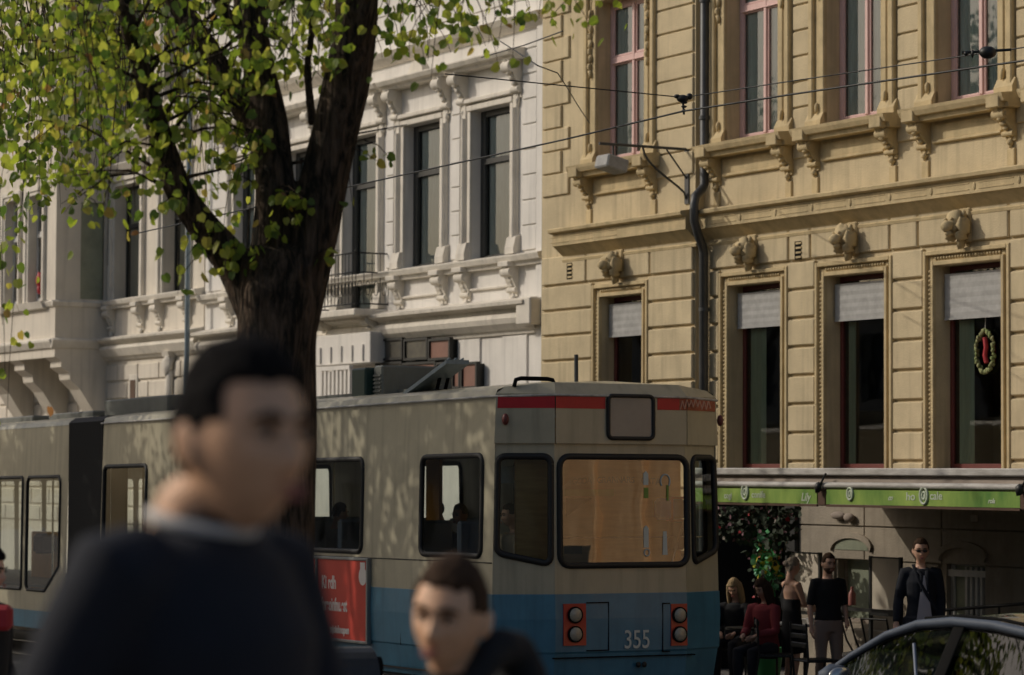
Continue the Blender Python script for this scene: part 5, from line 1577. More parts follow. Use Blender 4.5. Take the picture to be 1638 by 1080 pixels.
limb(tr, [(440, 1500, 190, TY), (442, 1200, 150, TY), (440, 1000, 126, TY), (440, 760, 122, TY), (441, 560, 128, TY), (446, 470, 136, TY), (450, 400, 100, TY)], 24, .12)
gl = ptree(440, 1480, TY)
L3 = limb(tr, [(466, 520, 84, TY), (494, 400, 80, TY), (524, 270, 76, TY), (549, 150, 74, TY-.05), (567, 60, 70, TY-.1), (575, -60, 76, TY-.2), (600, -300, 64, TY-.4), (700, -620, 46, TY-.8)], 20, .14, 3)
L2 = limb(tr, [(428, 520, 84, TY), (438, 400, 76, TY), (440, 300, 66, TY), (430, 200, 62, TY+.05), (412, 100, 52, TY+.1), (398, 0, 50, TY+.15), (385, -200, 52, TY+.3), (360, -560, 38, TY+.6)], 18, .14, 7)
L2b = limb(tr, [(440, 300, 56, TY), (412, 210, 46, TY+.1), (362, 130, 42, TY+.2), (318, 60, 40, TY+.35), (272, -20, 38, TY+.5), (190, -180, 30, TY+.9), (60, -480, 22, TY+1.4)], 14, .12, 9)
L1 = limb(tr, [(420, 500, 84, TY), (376, 425, 62, TY), (322, 358, 52, TY-.1), (284, 300, 46, TY-.15), (256, 215, 38, TY-.2), (232, 130, 32, TY-.3), (206, 40, 28, TY-.35), (185, -80, 26, TY-.4), (120, -330, 20, TY-.7)], 16, .12, 12)
limb(tr, [(375, 40, 24, TY+.1), (350, 5, 20, TY), (330, -30, 16, TY)], 10)
limb(tr, [(500, 200, 16, TY+.2), (492, 110, 13, TY+.3), (498, 40, 12, TY+.3), (480, -60, 12, TY+.4)], 8)
tr.build('trunk', 'bark', mt, [remesh(.014, 2)])
# main crown: hanging twigs with leaves
lr = random.Random(11)
vs, fs = [], []
tw = MB()
def hang(px, py_end, Y, y0=-70, L=.058, dens=.85, sway=60, leafstart=None):
    n = 9; pts = []
    ph = lr.uniform(0, 6); dx = lr.uniform(-70, 70)
    for k in range(n+1):
        t = k/n; pts.append(at(px+dx*(1-t)**1.5+sway*math.sin(ph+t*3)*.5*(1-t), y0+(py_end-y0)*t**.85, Y+lr.uniform(-.04, .04)+.25*(1-t)))
    tw.tube(pts, [.0028*(1-.7*k/n)+.0008 for k in range(n+1)], 4, cap=False)
    tot = sum((pts[k+1]-pts[k]).length for k in range(n))
    m = int(tot/.055*dens)
    for j in range(m):
        t = (j+.5)/m
        f = t*n; k = min(int(f), n-1); p = pts[k].lerp(pts[k+1], f-k)
        off = Vector((lr.gauss(0, .11), lr.gauss(0, .10), lr.gauss(0, .06)))
        add_leaf(vs, fs, p+off, lr, L)
zones = [(-40, 60, 330, 16), (60, 150, 340, 16), (150, 240, 350, 16), (240, 320, 335, 15), (320, 400, 400, 14), (400, 500, 165, 13), (500, 600, 125, 12),
         (600, 700, 105, 15), (700, 800, 85, 13), (800, 880, 40, 5), (930, 960, 55, 1)]
for a, b, ye, n in zones:
    for k in range(n):
        hang(lr.uniform(a, b), ye*lr.uniform(.25, 1.0)**.7, lr.uniform(14.9, 17.2), dens=lr.uniform(.6, 1.05))
for px, ye in ((172, 425), (8, 600), (12, 655), (4, 520), (62, 395), (168, 330), (395, 415), (300, 385), (285, 470), (820, 95), (796, 100), (690, 125), (862, 30), (884, 28), (940, 60)):
    hang(px, ye, lr.uniform(15, 16.5), dens=.75, sway=10)
# short epicormic shoots on the limbs
for (Q, RR), n in ((L1, 26), (L2, 12), (L3, 8), (L2b, 16)):
    for _ in range(n):
        i = lr.randrange(4, len(Q)-3); p = Q[i]+Vector((lr.uniform(-1, 1)*RR[i], -RR[i]*.8, 0))
        e = p+Vector((lr.uniform(-.2, .2), -lr.uniform(.05, .2), lr.uniform(-.22, .12)))
        tw.tube([p, (p+e)/2+Vector((0, 0, .04)), e], [.006, .004, .002], 4, cap=False)
        for _ in range(lr.randrange(4, 9)): add_leaf(vs, fs, p.lerp(e, lr.uniform(.3, 1.1))+Vector((lr.gauss(0, .03), 0, lr.gauss(0, .03))), lr, .068)
# fine side branches that fork off the limbs and cross the leaves
for (Q, RR), n in ((L1, 20), (L2b, 14), (L2, 6)):
    for _ in range(n):
        i = lr.randrange(10, len(Q)-2); p = Q[i]; sd = lr.choice((-1, 1)) if Q is not L3[0] else 1
        d1 = Vector((sd*lr.uniform(.15, .5), lr.uniform(-.3, .3), lr.uniform(.05, .45))); d2 = Vector((sd*lr.uniform(.3, .8), lr.uniform(-.4, .4), lr.uniform(-.35, .3)))
        a_, b_ = p+d1*.6, p+d1*.6+d2*.7; tw.tube([p, p+d1*.3, a_, (a_+b_)/2+Vector((0, 0, .05)), b_], [.014, .011, .008, .006, .003], 5, cap=False)
        for _ in range(3):
            s0 = a_.lerp(b_, lr.uniform(.1, .9)); e0 = s0+Vector((sd*lr.uniform(-.1, .35), lr.uniform(-.2, .2), -lr.uniform(.05, .35))); tw.tube([s0, (s0+e0)/2+Vector((0, 0, .03)), e0], [.004, .003, .0015], 4, cap=False)
            for _ in range(4): add_leaf(vs, fs, s0.lerp(e0, lr.uniform(.2, 1.15))+Vector((lr.gauss(0, .04), lr.gauss(0, .04), lr.gauss(0, .03))), lr, .058)
# crown above the picture: spreads leaf clumps along random boughs
def crown(vs, fs, tw, c, rad, nb, nl, L, rn, zmin, cs=.30):
    for b in range(nb):
        d = Vector((rn.gauss(0, 1), rn.gauss(0, 1), rn.gauss(.1, .7))).normalized()
        end = c+Vector((d.x*rad[0], d.y*rad[1], d.z*rad[2]))*rn.uniform(.45, 1)
        if end.z < zmin: end.z = zmin+rn.uniform(0, .6)
        st = c+(end-c)*.12+Vector((0, 0, -rad[2]*.4))
        mid = (st+end)/2+Vector((0, 0, .5))
        if tw is not None: tw.tube([st, mid, end], [.05, .03, .008], 5, cap=False)
        for j in range(nl):
            t = rn.uniform(.45, 1.08)**.8; p = (st.lerp(mid, t*2) if t < .5 else mid.lerp(end, t*2-1))
            p = p+Vector((rn.gauss(0, cs), rn.gauss(0, cs), rn.gauss(-.1, cs*.8)))
            if p.z < zmin: continue
            add_leaf(vs, fs, p, rn, L)
cm_ = ptree(470, 200, TY); cm_.z = 8.4
crown(vs, fs, tw, cm_, (3.6, 3.6, 2.6), 22, 100, .085, random.Random(3), 5.25)
mk_leaves('crown', vs, fs, 'leaf', mt)
tw.build('twigs', 'bark', mt)
# further trees up the street
def street_tree(s_, D, h, lab, seed, rad=(4.6, 4.6, 3.8), nb=110, nl=150, zmin=4.6, L=.09, leafm='leafdark', cz=8.2, extra=None):
    rn = random.Random(seed)
    b = N2*D+U2*s_; gz = ground_z(D, s_)
    o = thing('linden_tree', lab, 'tree', group='street lindens up the road')
    q = MB(); base = Vector((b.x, b.y, gz-.1))
    q.tube([base, base+Vector((.05, 0, 1.6)), base+Vector((0, .1, 3.4)), base+Vector((.1, 0, 5.5))], [.34, .25, .23, .17], 14, jag=.12, seed=seed)
    for k in range(6):
        a = k*1.05+seed; e = base+Vector((math.cos(a)*2.2, math.sin(a)*2.2, 7.0+rn.uniform(-.6, 1.2)))
        q.tube([base+Vector((0, 0, 3.0)), base+Vector((math.cos(a)*.5, math.sin(a)*.5, 4.4)), e], [.13, .10, .04], 8)
    q.build('trunk', 'bark', o)
    vs, fs = [], []; t2 = MB()
    crown(vs, fs, t2, Vector((b.x, b.y, cz)), rad, nb, nl, L, rn, zmin)
    if extra: extra(vs, fs, t2, rn)
    mk_leaves('crown', vs, fs, leafm, o); t2.build('twigs', 'bark', o)
def hang2(vs, fs, t2, rn):
    global lr
    for k in range(36):
        px = rn.uniform(-60, 235) if k < 60 else rn.uniform(235, 330); ye = (rn.uniform(.2, 1)**.6)*(335 if px < 235 else 230); Y = rn.uniform(21, 26)
        dx = rn.uniform(-60, 60); n = 7; pts = []
        for i in range(n+1):
            t = i/n; pts.append(at(px+dx*(1-t)**1.4, -60+(ye+60)*t, Y+.3*(1-t)))
        t2.tube(pts, [.005*(1-.7*i/n) for i in range(n+1)], 4, cap=False)
        for j in range(34):
            f = rn.uniform(.25, 1)*n; i = min(int(f), n-1)
            add_leaf(vs, fs, pts[i].lerp(pts[i+1], f-i)+Vector((rn.gauss(0, .10), rn.gauss(0, .1), rn.gauss(0, .05))), rn, .078)
street_tree(26, 6.6, 12, 'leafy linden whose crown fills the upper left of the view', 21, extra=hang2, leafm='leaf', rad=(4.2, 4.4, 3.6), zmin=6.2, nb=60, nl=110)
street_tree(35, 6.6, 12, 'third linden up the road casting dappled shade on the tram', 22, zmin=4.8, nb=72, nl=240, L=.12)
street_tree(45, 6.6, 13, 'fourth linden up the road beside the middle of the tram', 23, zmin=5.0, nb=75, nl=240, L=.12)
street_tree(56, 6.4, 13, 'fifth linden up the road near the front of the tram', 24, nb=70)

# ------------------------------------------------------------------ wires
def wire(name, lab, pts, r=.009, group='overhead tram wires'):
    q = MB(); q.tube(pts, r, 6); o = q.build(name, 'iron'); return tag(o, lab, 'wire', group)
P = [at_z(x, y, 5.5) for x, y in ((567, 297), (900, 224), (1093, 178), (1260, 152), (1638, 97))]
P = [P[0]+(P[0]-P[1])*1.5]+P+[P[-1]+(P[-1]-P[-2])*1.0]
wire('contact_wire', 'lower black tram wire sweeping across both facades', P, .0085)
a = at_z(1093, 156, 5.75); 
P2 = [at_z(860, 133, 5.75), a]; wire('span_wire', 'thin wire running left from the dark insulator by the downpipe', [P2[0]+(P2[0]-P2[1])*.6]+P2, .0055)
P3 = [a, at_z(1238, 134, 5.75), at_z(1560, 87, 5.75), at_z(1638, 76, 5.75)]; wire('span_wire', 'thin wire running right between the two dark insulators', P3+[P3[-1]+(P3[-1]-P3[-2])], .0055)
wire('span_wire', 'thin wire rising to the top edge of the white building', [at(860, 105, 30), at(827, 83, 34), at(800, 66, 38)], .008)
wire('span_wire', 'thin wire climbing right from the white building towards the yellow one', [at(770, 92, 38), at(840, 72, 36), at(900, 50, 34)], .008)
wire('span_wire', 'loose thin wire curling down beside the quoins of the yellow building', [at(860, 105, 30), at(892, 117, 31), at(907, 140, 32.5), at(925, 170, 34), at(943, 197, 36)], .007)
for (px, py, lab) in ((1092, 158, 'dark wire insulator in front of the downpipe'), (1580, 84, 'dark round wire insulator before the right upper window')):
    c = at_z(px, py, 5.72); o = thing('insulator', lab, 'insulator', group='wire insulators')
    q = MB()
    if px < 1200:
        q.ell(c, (.055, .045, .035), 10, 8); q.ell(c+Vector((-.05, 0, .02)), (.03, .03, .02), 8, 6); q.ell(c+Vector((.06, 0, .02)), (.03, .03, .03), 8, 6)
        for k in range(3): q.ell(c+Vector((.012, 0, -.035-.035*k)), (.032-.006*k, .03, .012), 8, 6)
        q.tube([c, c+Vector((.012, 0, -.14))], .01, 6)
    else:
        q.ell(c, (.07, .06, .05), 12, 8); q.tube([c-Vector((.2, -.02, .0)), c+Vector((.18, -.02, .02))], .012, 6); q.ell(c-Vector((.12, 0, .01)), (.012, .02, .035), 6, 6); q.ell(c-Vector((.17, 0, .01)), (.02, .02, .018), 6, 6)
    q.build('body', 'iron', o)

# ------------------------------------------------------------------ people
def head_pts(n=44, m=34):
    vs = []
    for i in range(m+1):
        ph = -math.pi/2+math.pi*i/m
        for k in range(n):
            t = 2*math.pi*k/n
            vs.append(Vector((math.cos(ph)*math.sin(t), -math.cos(ph)*math.cos(t), math.sin(ph))))
    fs = []
    for i in range(m):
        for k in range(n): fs.append((i*n+k, i*n+(k+1) % n, (i+1)*n+(k+1) % n, (i+1)*n+k))
    return vs, fs
def G(x, s): return math.exp(-(x/s)**2)
def head_def(q):
    """unit direction -> head surface point; face towards -y, eyes at z=0, crown +.115, chin -.115"""
    x, y, z = q.x*.076, q.y*.098, q.z*.117
    front = max(0, -q.y)
    if z < 0:
        t = -z/.117
        x *= 1-.30*t**1.6
        if y > 0: y *= 1-.55*t
        if y < 0: y *= 1-.10*t
    if q.y < 0:
        y = y*(1-.10*front*front)+0
        dy = 0
        dy -= .005*G(z-.022, .012)*G(x, .05)                      # brow
        dy += .012*(G(x-.031, .016)+G(x+.031, .016))*G(z-.002, .013)   # sockets
        dy -= .026*G(x, .012)*G(z+.036, .016) + .012*G(x, .009)*G(z+.015, .022)   # nose
        dy -= .007*(G(x-.012, .008)+G(x+.012, .008))*G(z+.042, .009)
        dy -= .005*(G(x-.040, .022)+G(x+.040, .022))*G(z+.028, .022)   # cheeks
        dy -= .009*G(x, .024)*G(z+.066, .007)+.009*G(x, .021)*G(z+.079, .007)  # lips
        dy += .005*G(x, .026)*G(z+.0725, .0025)
        dy -= .010*G(x, .020)*G(z+.103, .014)                     # chin
        dy += .004*G(x, .02)*G(z+.091, .006)
        y += dy*min(1, front*2.2)
    return Vector((x, y, z))
def hand(mb, w, d, up, k=1.0, side=1):
    """w wrist point, d finger direction, up = back of hand normal"""
    d = d.normalized(); s_ = d.cross(up).normalized(); up = s_.cross(d).normalized()
    mb.tube([w-d*.01, w+d*.04*k, w+d*.088*k], [(.024*k, .016*k), (.038*k, .015*k), (.036*k, .012*k)], 10)
    # flat palm oriented along s_
    for i, (o, L) in enumerate(((-.030, .062), (-.010, .074), (.010, .070), (.029, .054))):
        b = w+d*.085*k+s_*o*k
        mb.tube([b-d*.02, b+d*L*.45*k-up*.004, b+d*L*.8*k-up*.018*k, b+d*L*k-up*.032*k], [.0095*k, .0088*k, .008*k, .006*k], 7)
    b = w+d*.03*k-s_*side*.028*k
    mb.tube([b, b+d*.03*k-s_*side*.022*k-up*.008, b+d*.062*k-s_*side*.028*k-up*.016], [.013*k, .011*k, .008*k], 7)

def person(label, P, rz, H, skin='skin', top='navy', bottom='darkjeans', hair='hairblack', hairstyle='short', sleeve='long', head_yaw=0, head_pitch=0, head_roll=0,
           pose=None, vox=.010, detail=False, jacket=None, glasses=None, girth=1.0, group=None, beard=None, collar=None, bareback=False, skirt=False, neckup=0.0, cat='person', hscale=1.0):
    k = H/1.75
    o = thing('person', label, cat, loc=P, rz=rz, group=group)
    J = dict(hipz=.92, neck=(0, .01, 1.47), head=(0, -.015, 1.635), sh=(.185, .01, 1.415), sh2=(-.185, .01, 1.415),
             el=(.245, .03, 1.13), el2=(-.245, .03, 1.13), wr=(.255, -.06, .88), wr2=(-.255, -.06, .88),
             hip=(.09, 0, .90), hip2=(-.09, 0, .90), kn=(.10, -.02, .49), kn2=(-.10, -.02, .49), an=(.11, .03, .08), an2=(-.11, .03, .08), lean=0.0)
    if pose: J.update(pose)
    V = {a: (Vector(b)*k if isinstance(b, tuple) else b) for a, b in J.items()}
    pel = (V['hip']+V['hip2'])/2
    neck = V['neck']; chest = pel.lerp(neck, .72); waist = pel.lerp(neck, .32)
    body = MB()
    HM = Matrix.Translation(V['head']) @ Matrix.Rotation(head_yaw, 4, 'Z') @ Matrix.Rotation(head_roll, 4, 'Y') @ Matrix.Rotation(head_pitch, 4, 'X') @ Matrix.Scale(k*hscale, 4)
    hv, hf = head_pts()
    pts = [head_def(q) for q in hv]
    body.add(pts, hf, True, HM)
    for sx in (-1, 1):
        body.ell((sx*.077, .014, -.010), (.010, .020, .032), 10, 8, M=HM); body.ell((sx*.083, .022, -.004), (.008, .012, .028), 8, 6, M=HM)
    body.tube([V['head']+Vector((0, .025, -.06))*k, neck+Vector((0, .02, .02))*k, neck+Vector((0, .02, -.06))*k], [.055*k*girth, .056*k*girth, .08*k], 14)
    g = girth
    def torso(mb, e=0.0, zlo=True):
        sh_c = (V['sh']+V['sh2'])/2
        ringpts = [pel+Vector((0, 0, -.06))*k, pel+Vector((0, 0, .06))*k, waist, pel.lerp(neck, .55), chest, sh_c+Vector((0, 0, -.01))*k, sh_c+Vector((0, .0, .035))*k]
        rad = [(.150*g, .105*g), (.158*g, .110*g), (.138*g, .100*g), (.152*g, .108), (.165*g, .115), (.150*g, .085), (.085, .06)]
        mb.tube(ringpts, [((a+e)*k, (b+e)*k) for a, b in rad], 20)
        return ringpts
    def ptube(mb, pts, rad, e=0.0, n=12): mb.tube(pts, [(r+e)*k for r in rad], n)
    def arm(mb, s_, e=0.0, upto=1.0):
        sh, el, wr = V['sh'+s_], V['el'+s_], V['wr'+s_]
        inn = (V['sh']+V['sh2'])/2
        pts = [sh.lerp(inn, .35)+Vector((0, 0, -.01))*k, sh+Vector((0, 0, -.012))*k, sh.lerp(el, .35), el]; rad = [.055, .056, .049, .038]
        if upto > .5:
            pts += [el.lerp(wr, .3), el.lerp(wr, .75), wr]; rad += [.040, .031, .025]
        ptube(mb, pts, rad, e)
    def leg(mb, s_, e=0.0, upto=1.0):
        h, kn, an = V['hip'+s_], V['kn'+s_], V['an'+s_]
        pts = [h+Vector((0, 0, .03))*k, h.lerp(kn, .3), h.lerp(kn, .75), kn]; rad = [.085, .084, .062, .054]
        if upto > .5: pts += [kn.lerp(an, .3), kn.lerp(an, .75), an]; rad += [.056, .042, .036]
        ptube(mb, pts, rad, e)
    torso(body, -.006)
    for s_ in ('', '2'):
        arm(body, s_, -.003); leg(body, s_, -.006)
        wr, el = V['wr'+s_], V['el'+s_]
        sgn = 1 if s_ == '' else -1
        hand(body, wr, (wr-el).normalized()*.8+Vector((0, -.1, -.25)), Vector((sgn, 0, .1)), k, sgn)
        body.tube([V['an'+s_]+Vector((0, .02, -.02))*k, V['an'+s_]+Vector((0, -.05, -.045))*k, V['an'+s_]+Vector((0, -.16, -.06))*k], [.035*k, .036*k, .025*k], 8)
    body.build('body', skin, o, [remesh(vox, 3 if not detail else 2)])
    for sx in (-1, 1):
        e = MB(); e.ell((sx*.031, -.0795, .001), (.0125, .009, .0055), 12, 8, M=HM); ew = e.build('eye', 'eyewhite', o)
        e = MB(); e.ell((sx*.031, -.0875, .001), (.0065, .003, .0058), 10, 6, M=HM); e.tube([(sx*.016, -.086, .003), (sx*.031, -.0905, .0085), (sx*.046, -.083, .003)], [.002, .003, .002], 6, M=HM); e.build('iris', 'eyedark', ew)
        e = MB(); e.tube([(sx*.012, -.0960, .018), (sx*.030, -.0930, .0245), (sx*.052, -.080, .019)], [.0045, .0062, .003], 6, M=HM); e.build('eyebrow', hair, o)
    e = MB(); e.ell((0, -.0985, -.0665), (.022, .006, .0042), 12, 6, M=HM); e.ell((0, -.0975, -.0775), (.019, .006, .0050), 12, 6, M=HM); e.build('lips', 'lips', o)
    # hair
    hm = MB(); hp = []
    for q in hv:
        p = head_def(q)
        nz = noise.noise(q*5.0)
        ln = {'short': -.02, 'long': -.05, 'bun': -.03, 'medium': -.05}[hairstyle]
        hl = .064+.014*nz if hairstyle != 'long' else .05                      # hairline height at front
        back = q.y > (-.10 if p.z > .0 else .22) and p.z > ln-.03*(q.y > .5)
        frontm = p.z > hl
        temple = q.y > -.42 and p.z > .020
        on = back or frontm or temple
        n2 = noise.noise(Vector((q.x*11, q.y*11, q.z*4)))
        off = (.007+.006*nz+.008*n2+(.012*max(0, q.z)**2 if hairstyle in ('short',) else .014*max(0, q.z))) if on else -.014
        if hairstyle == 'medium' and on: off += .012
        hp.append(p+q*off)
    hm.add(hp, hf, True, HM)
    if hairstyle == 'long':
        for a in range(34):
            t = -2.2+4.4*a/33; r_ = .085
            x, y = math.sin(t+math.pi)*-.078, math.cos(t)*.07+.02
            z0 = .04
            sx = math.sin(t)
            q0 = Vector((sx*.080, math.cos(t)*.085+.01, .05)); L_ = .40+.05*noise.noise(Vector((a*.7, 0, 0)))
            q1 = Vector((sx*.092, math.cos(t)*.095+.01, -.06)); q2 = Vector((sx*.098, math.cos(t)*.085, -.16)); q3 = Vector((sx*.085, math.cos(t)*.075-.01, -.16-L_*.5))
            hm.tube([q0, q1, q2, q3], [.020, .024, .022, .008], 6, M=HM)
    if hairstyle == 'bun':
        hm.ell((0, .10, .045), (.042, .042, .042), 12, 10, M=HM, rough=.3)
        for a in range(12): hm.tube([(math.sin(a)*.07, .06+.02*math.cos(a*3), .0), (math.sin(a)*.06, .075, -.05), (math.sin(a)*.05, .07, -.085)], [.012, .009, .003], 5, M=HM)
    hm.build('hair', hair, o, [remesh(max(vox*.8, .006), 2)] if not detail else [remesh(.005, 2)])
    if beard:
        b = MB(); bp = []
        for q in hv:
            p = head_def(q); on = q.y < .2 and -.125 < p.z < -.045 and not (abs(p.x) < .020 and -.085 < p.z < -.06)
            bp.append(p+q*(.006 if on else -.012))
        b.add(bp, hf, True, HM); b.build('beard', beard, o)
    if glasses:
        b = MB()
        for sx in (-1, 1):
            b.ell((sx*.032, -.097, -.001), (.024, .006, .016), 12, 8, M=HM); b.tube([(sx*.055, -.092, .006), (sx*.080, -.02, .010), (sx*.082, .02, .0)], .003, 5, M=HM)
        b.tube([(-.01, -.104, .006), (.01, -.104, .006)], .003, 5, M=HM); b.build('sunglasses', glasses, o)
    # clothes
    if bottom:
        c = MB()
        if skirt:
            kn = (V['kn']+V['kn2'])/2
            c.tube([pel+Vector((0, 0, .16))*k, pel+Vector((0, 0, .02))*k, pel.lerp(kn, .5), pel.lerp(kn, 1.0)], [(.135*k, .10*k), (.172*k, .125*k), (.19*k, .15*k), (.17*k, .15*k)], 18)
        else:
            c.tube([pel+Vector((0, 0, -.10))*k, pel+Vector((0, 0, .02))*k, pel+Vector((0, 0, .13))*k], [(.150*k*g, .115*k*g), (.168*k*g, .122*k*g), (.150*k*g, .112*k*g)], 18)
            for s_ in ('', '2'): leg(c, s_, .014)
        c.build('trousers' if not skirt else 'skirt', bottom, o, [remesh(.014, 4)])
    shoes = MB()
    for s_ in ('', '2'):
        a = V['an'+s_]; shoes.tube([a+Vector((0, .06, -.045))*k, a+Vector((0, 0, -.035))*k, a+Vector((0, -.1, -.05))*k, a+Vector((0, -.19, -.06))*k], [.03*k, .045*k, .042*k, .022*k], 10)
    shoes.build('shoes', 'blackcloth', o)
    c = MB(); rp_ = torso(c, .016 if not bareback else .008)
    if sleeve == 'short': c.v = [v if v.z > pel.z+.035 else Vector((v.x, v.y, pel.z+.035)) for v in c.v]
    if not bareback:
        for s_ in ('', '2'): arm(c, s_, (.015 if not jacket else -.001) if sleeve == 'long' else .012, 1.0 if sleeve == 'long' else .3)
        c.tube([neck+Vector((0, .02, -.075))*k, neck+Vector((0, .022, -.02))*k]+([neck+Vector((0, .03, neckup))*k] if detail else []), [.095*k, .075*k]+([.070*k] if detail else []), 16)
    else:
        c = MB(); c.tube(rp_[:4], [(.16*k, .118*k), (.166*k, .12*k), (.147*k, .11*k), (.160*k, .116*k)], 18)
        c.tube([waist+Vector((.07, .02, 0))*k, chest+Vector((.085, .05, -.06))*k, neck+Vector((.04, .05, -.03))*k], [(.10*k, .085*k), (.085*k, .07*k), (.03*k, .03*k)], 12)
        c.tube([chest+Vector((0, -.075, 0))*k, neck+Vector((0, -.05, -.02))*k], [(.12*k, .05*k), (.06*k, .03*k)], 12)
        c.tube([neck+Vector((.055*math.cos(R(t)), .02+.055*math.sin(R(t)), 0))*k for t in range(0, 361, 30)], .014*k, 6, cap=False)
    c.build('top', top, o, [remesh(.012, 4)])
    if collar:
        c = MB(); c.tube([neck+Vector((.068*math.cos(R(t)), .012+.066*math.sin(R(t)), -.005+.014*math.sin(R(t))))*k for t in range(0, 361, 24)], [(.014*k, .010*k)]*16, 6, cap=False); c.build('collar', collar, o)
    if jacket:
        c = MB(); torso(c, .022)
        hem = [pel+Vector((0, 0, -.10))*k, pel+Vector((0, 0, .05))*k]
        c.tube(hem, [(.195*k, .145*k), (.185*k, .138*k)], 20)
        for s_ in ('', '2'): arm(c, s_, .015)
        # open front: cut a wedge away
        jo = c.build('jacket', jacket, o, [remesh(.012, 3)])
        t = MB()
        zt, zb_ = V['sh'].z-.03*k, pel.z-.02*k
        t.add([(-.052*k+.06*k, -.158*k, zt-.02*k), (.02*k+.02*k, -.165*k, zt-.02*k), (.095*k, -.175*k, zb_+.04*k), (-.010*k, -.178*k, zb_+.04*k)], [(0, 1, 2, 3)])
        for i_ in range(1): pass
        t = MB(); n_ = 12; vv = []
        for i in range(n_+1):
            tt = i/n_; zz = zt+(zb_-zt)*tt; w_ = (.010+.075*tt**.8)*k; yy = -(.148+.006*math.sin(tt*3.1))*k-.006
            for u_ in (-1, -.33, .33, 1): vv.append((.03*k+u_*w_, yy-.012*(1-abs(u_))*k, zz))
        t.add(vv, [(i*4+j, i*4+j+1, i*4+j+5, i*4+j+4) for i in range(n_) for j in range(3)], True)
        t.build('shirt_front', top, o)
        t = MB()
        for sx in (-1, 1): 
            t.extrude_x(0, .004, [(0, 0), (.01, 0), (.01, .01)]) if False else None
            a_ = Vector((.03*k+sx*.012*k, -.158*k, zt+.01)); b_ = Vector((.03*k+sx*.035*k, -.166*k, zt-.17*k))
            t.tube([neck+Vector((sx*.062, -.01, -.01))*k, a_+Vector((sx*.015, 0, .0)), b_], [(.020*k, .006*k), (.022*k, .006*k), (.008*k, .004*k)], 8)
        t.build('lapel', jacket, jo)
        t = MB(); t.tube([V['sh2'].lerp(neck, .5)+Vector((0, -.02, .05))*k, Vector((-.03*k, -.172*k, zt-.05*k)), Vector((.06*k, -.180*k, waist.z+.1*k)), Vector((.16*k, -.12*k, waist.z-.06*k))], [(.018*k, .006*k)]*4, 8)
        t.build('bag_strap', 'navy', o)
    return o

def ground_at(x, y):
    p = Vector((x, y, 0)); return ground_z(p.dot(N2), p.dot(U2))
# foreground walkers
hc = at(400, 702, 3.9); gz = ground_z(1.6, 4); H1 = (hc.z-gz)*1.75/1.635
person('man with short black hair in a dark navy jacket passing close by, looking right', Vector((hc.x-.030, hc.y-.01, gz)), R(60), H1, skin='skinwarm', top='navy', hair='hairblack', hairstyle='short', vox=.006, detail=True, head_yaw=R(-14), head_pitch=R(-3), girth=.98, collar='whitecloth',
       hscale=1.07, pose=dict(neck=(0, .03, 1.525), head=(0, -.025, 1.635), sh=(.17, .04, 1.465), sh2=(-.18, .05, 1.465), el=(.24, -.02, 1.14), wr=(.22, -.18, .95), el2=(-.24, .15, 1.20), wr2=(-.24, .16, .95), kn=(.1, -.14, .5), an=(.1, -.10, .08), an2=(-.1, .22, .12)))
q = MB(); 
hc = at(722, 985, 6.0); gz = ground_z(2.8, 5.3); H2 = (hc.z-gz)*1.75/1.635
person('short haired walker in a black high collar coat looking left, near the tram corner', Vector((hc.x, hc.y, gz)), R(-12), H2, skin='skinwarm', top='blackcloth', hair='hairbrown', hairstyle='short', vox=.006, detail=True, head_yaw=R(-10), head_pitch=R(2), head_roll=R(6), girth=1.1, hscale=1.12,
       pose=dict(el=(.26, .10, 1.14), kn=(.1, -.1, .5), an2=(-.1, .18, .10)), collar='blackcloth', neckup=.05)
co_ = at(772, 1052, 6.05)
q = MB(); q.tube([at(752, 1110, 5.95), at(775, 1058, 6.0), at(800, 1034, 6.06), at(822, 1040, 6.12), at(832, 1080, 6.15), at(836, 1150, 6.15)], [.030, .036, .042, .046, .06, .07], 12)
hd = q.build('coat_hood', 'blackcloth', None, [remesh(.01, 3)]); p_ = bpy.data.objects['person.001']; bpy.context.view_layer.update(); hd.parent = p_; hd.matrix_parent_inverse = p_.matrix_world.inverted()
# figure cut by the left edge
hp_ = at(-22, 915, 14.0); gz = ground_at(hp_.x, hp_.y)
lp_ = person('dark clothed passer-by with a red shoulder bag cut off by the left picture edge', Vector((hp_.x, hp_.y, gz)), R(70), (hp_.z-gz)*1.75/1.635, top='blackcloth', hair='hairblack', hairstyle='medium')
q = MB(); q.rbox(-.05, .05, -.05, .05, -.07, .05, .02); bg_ = q.build('shoulder_bag', 'redp'); c_ = at(3, 985, 13.85); bg_.location = c_; tag(bg_, 'small red bag carried by the passer-by at the left edge', 'bag')

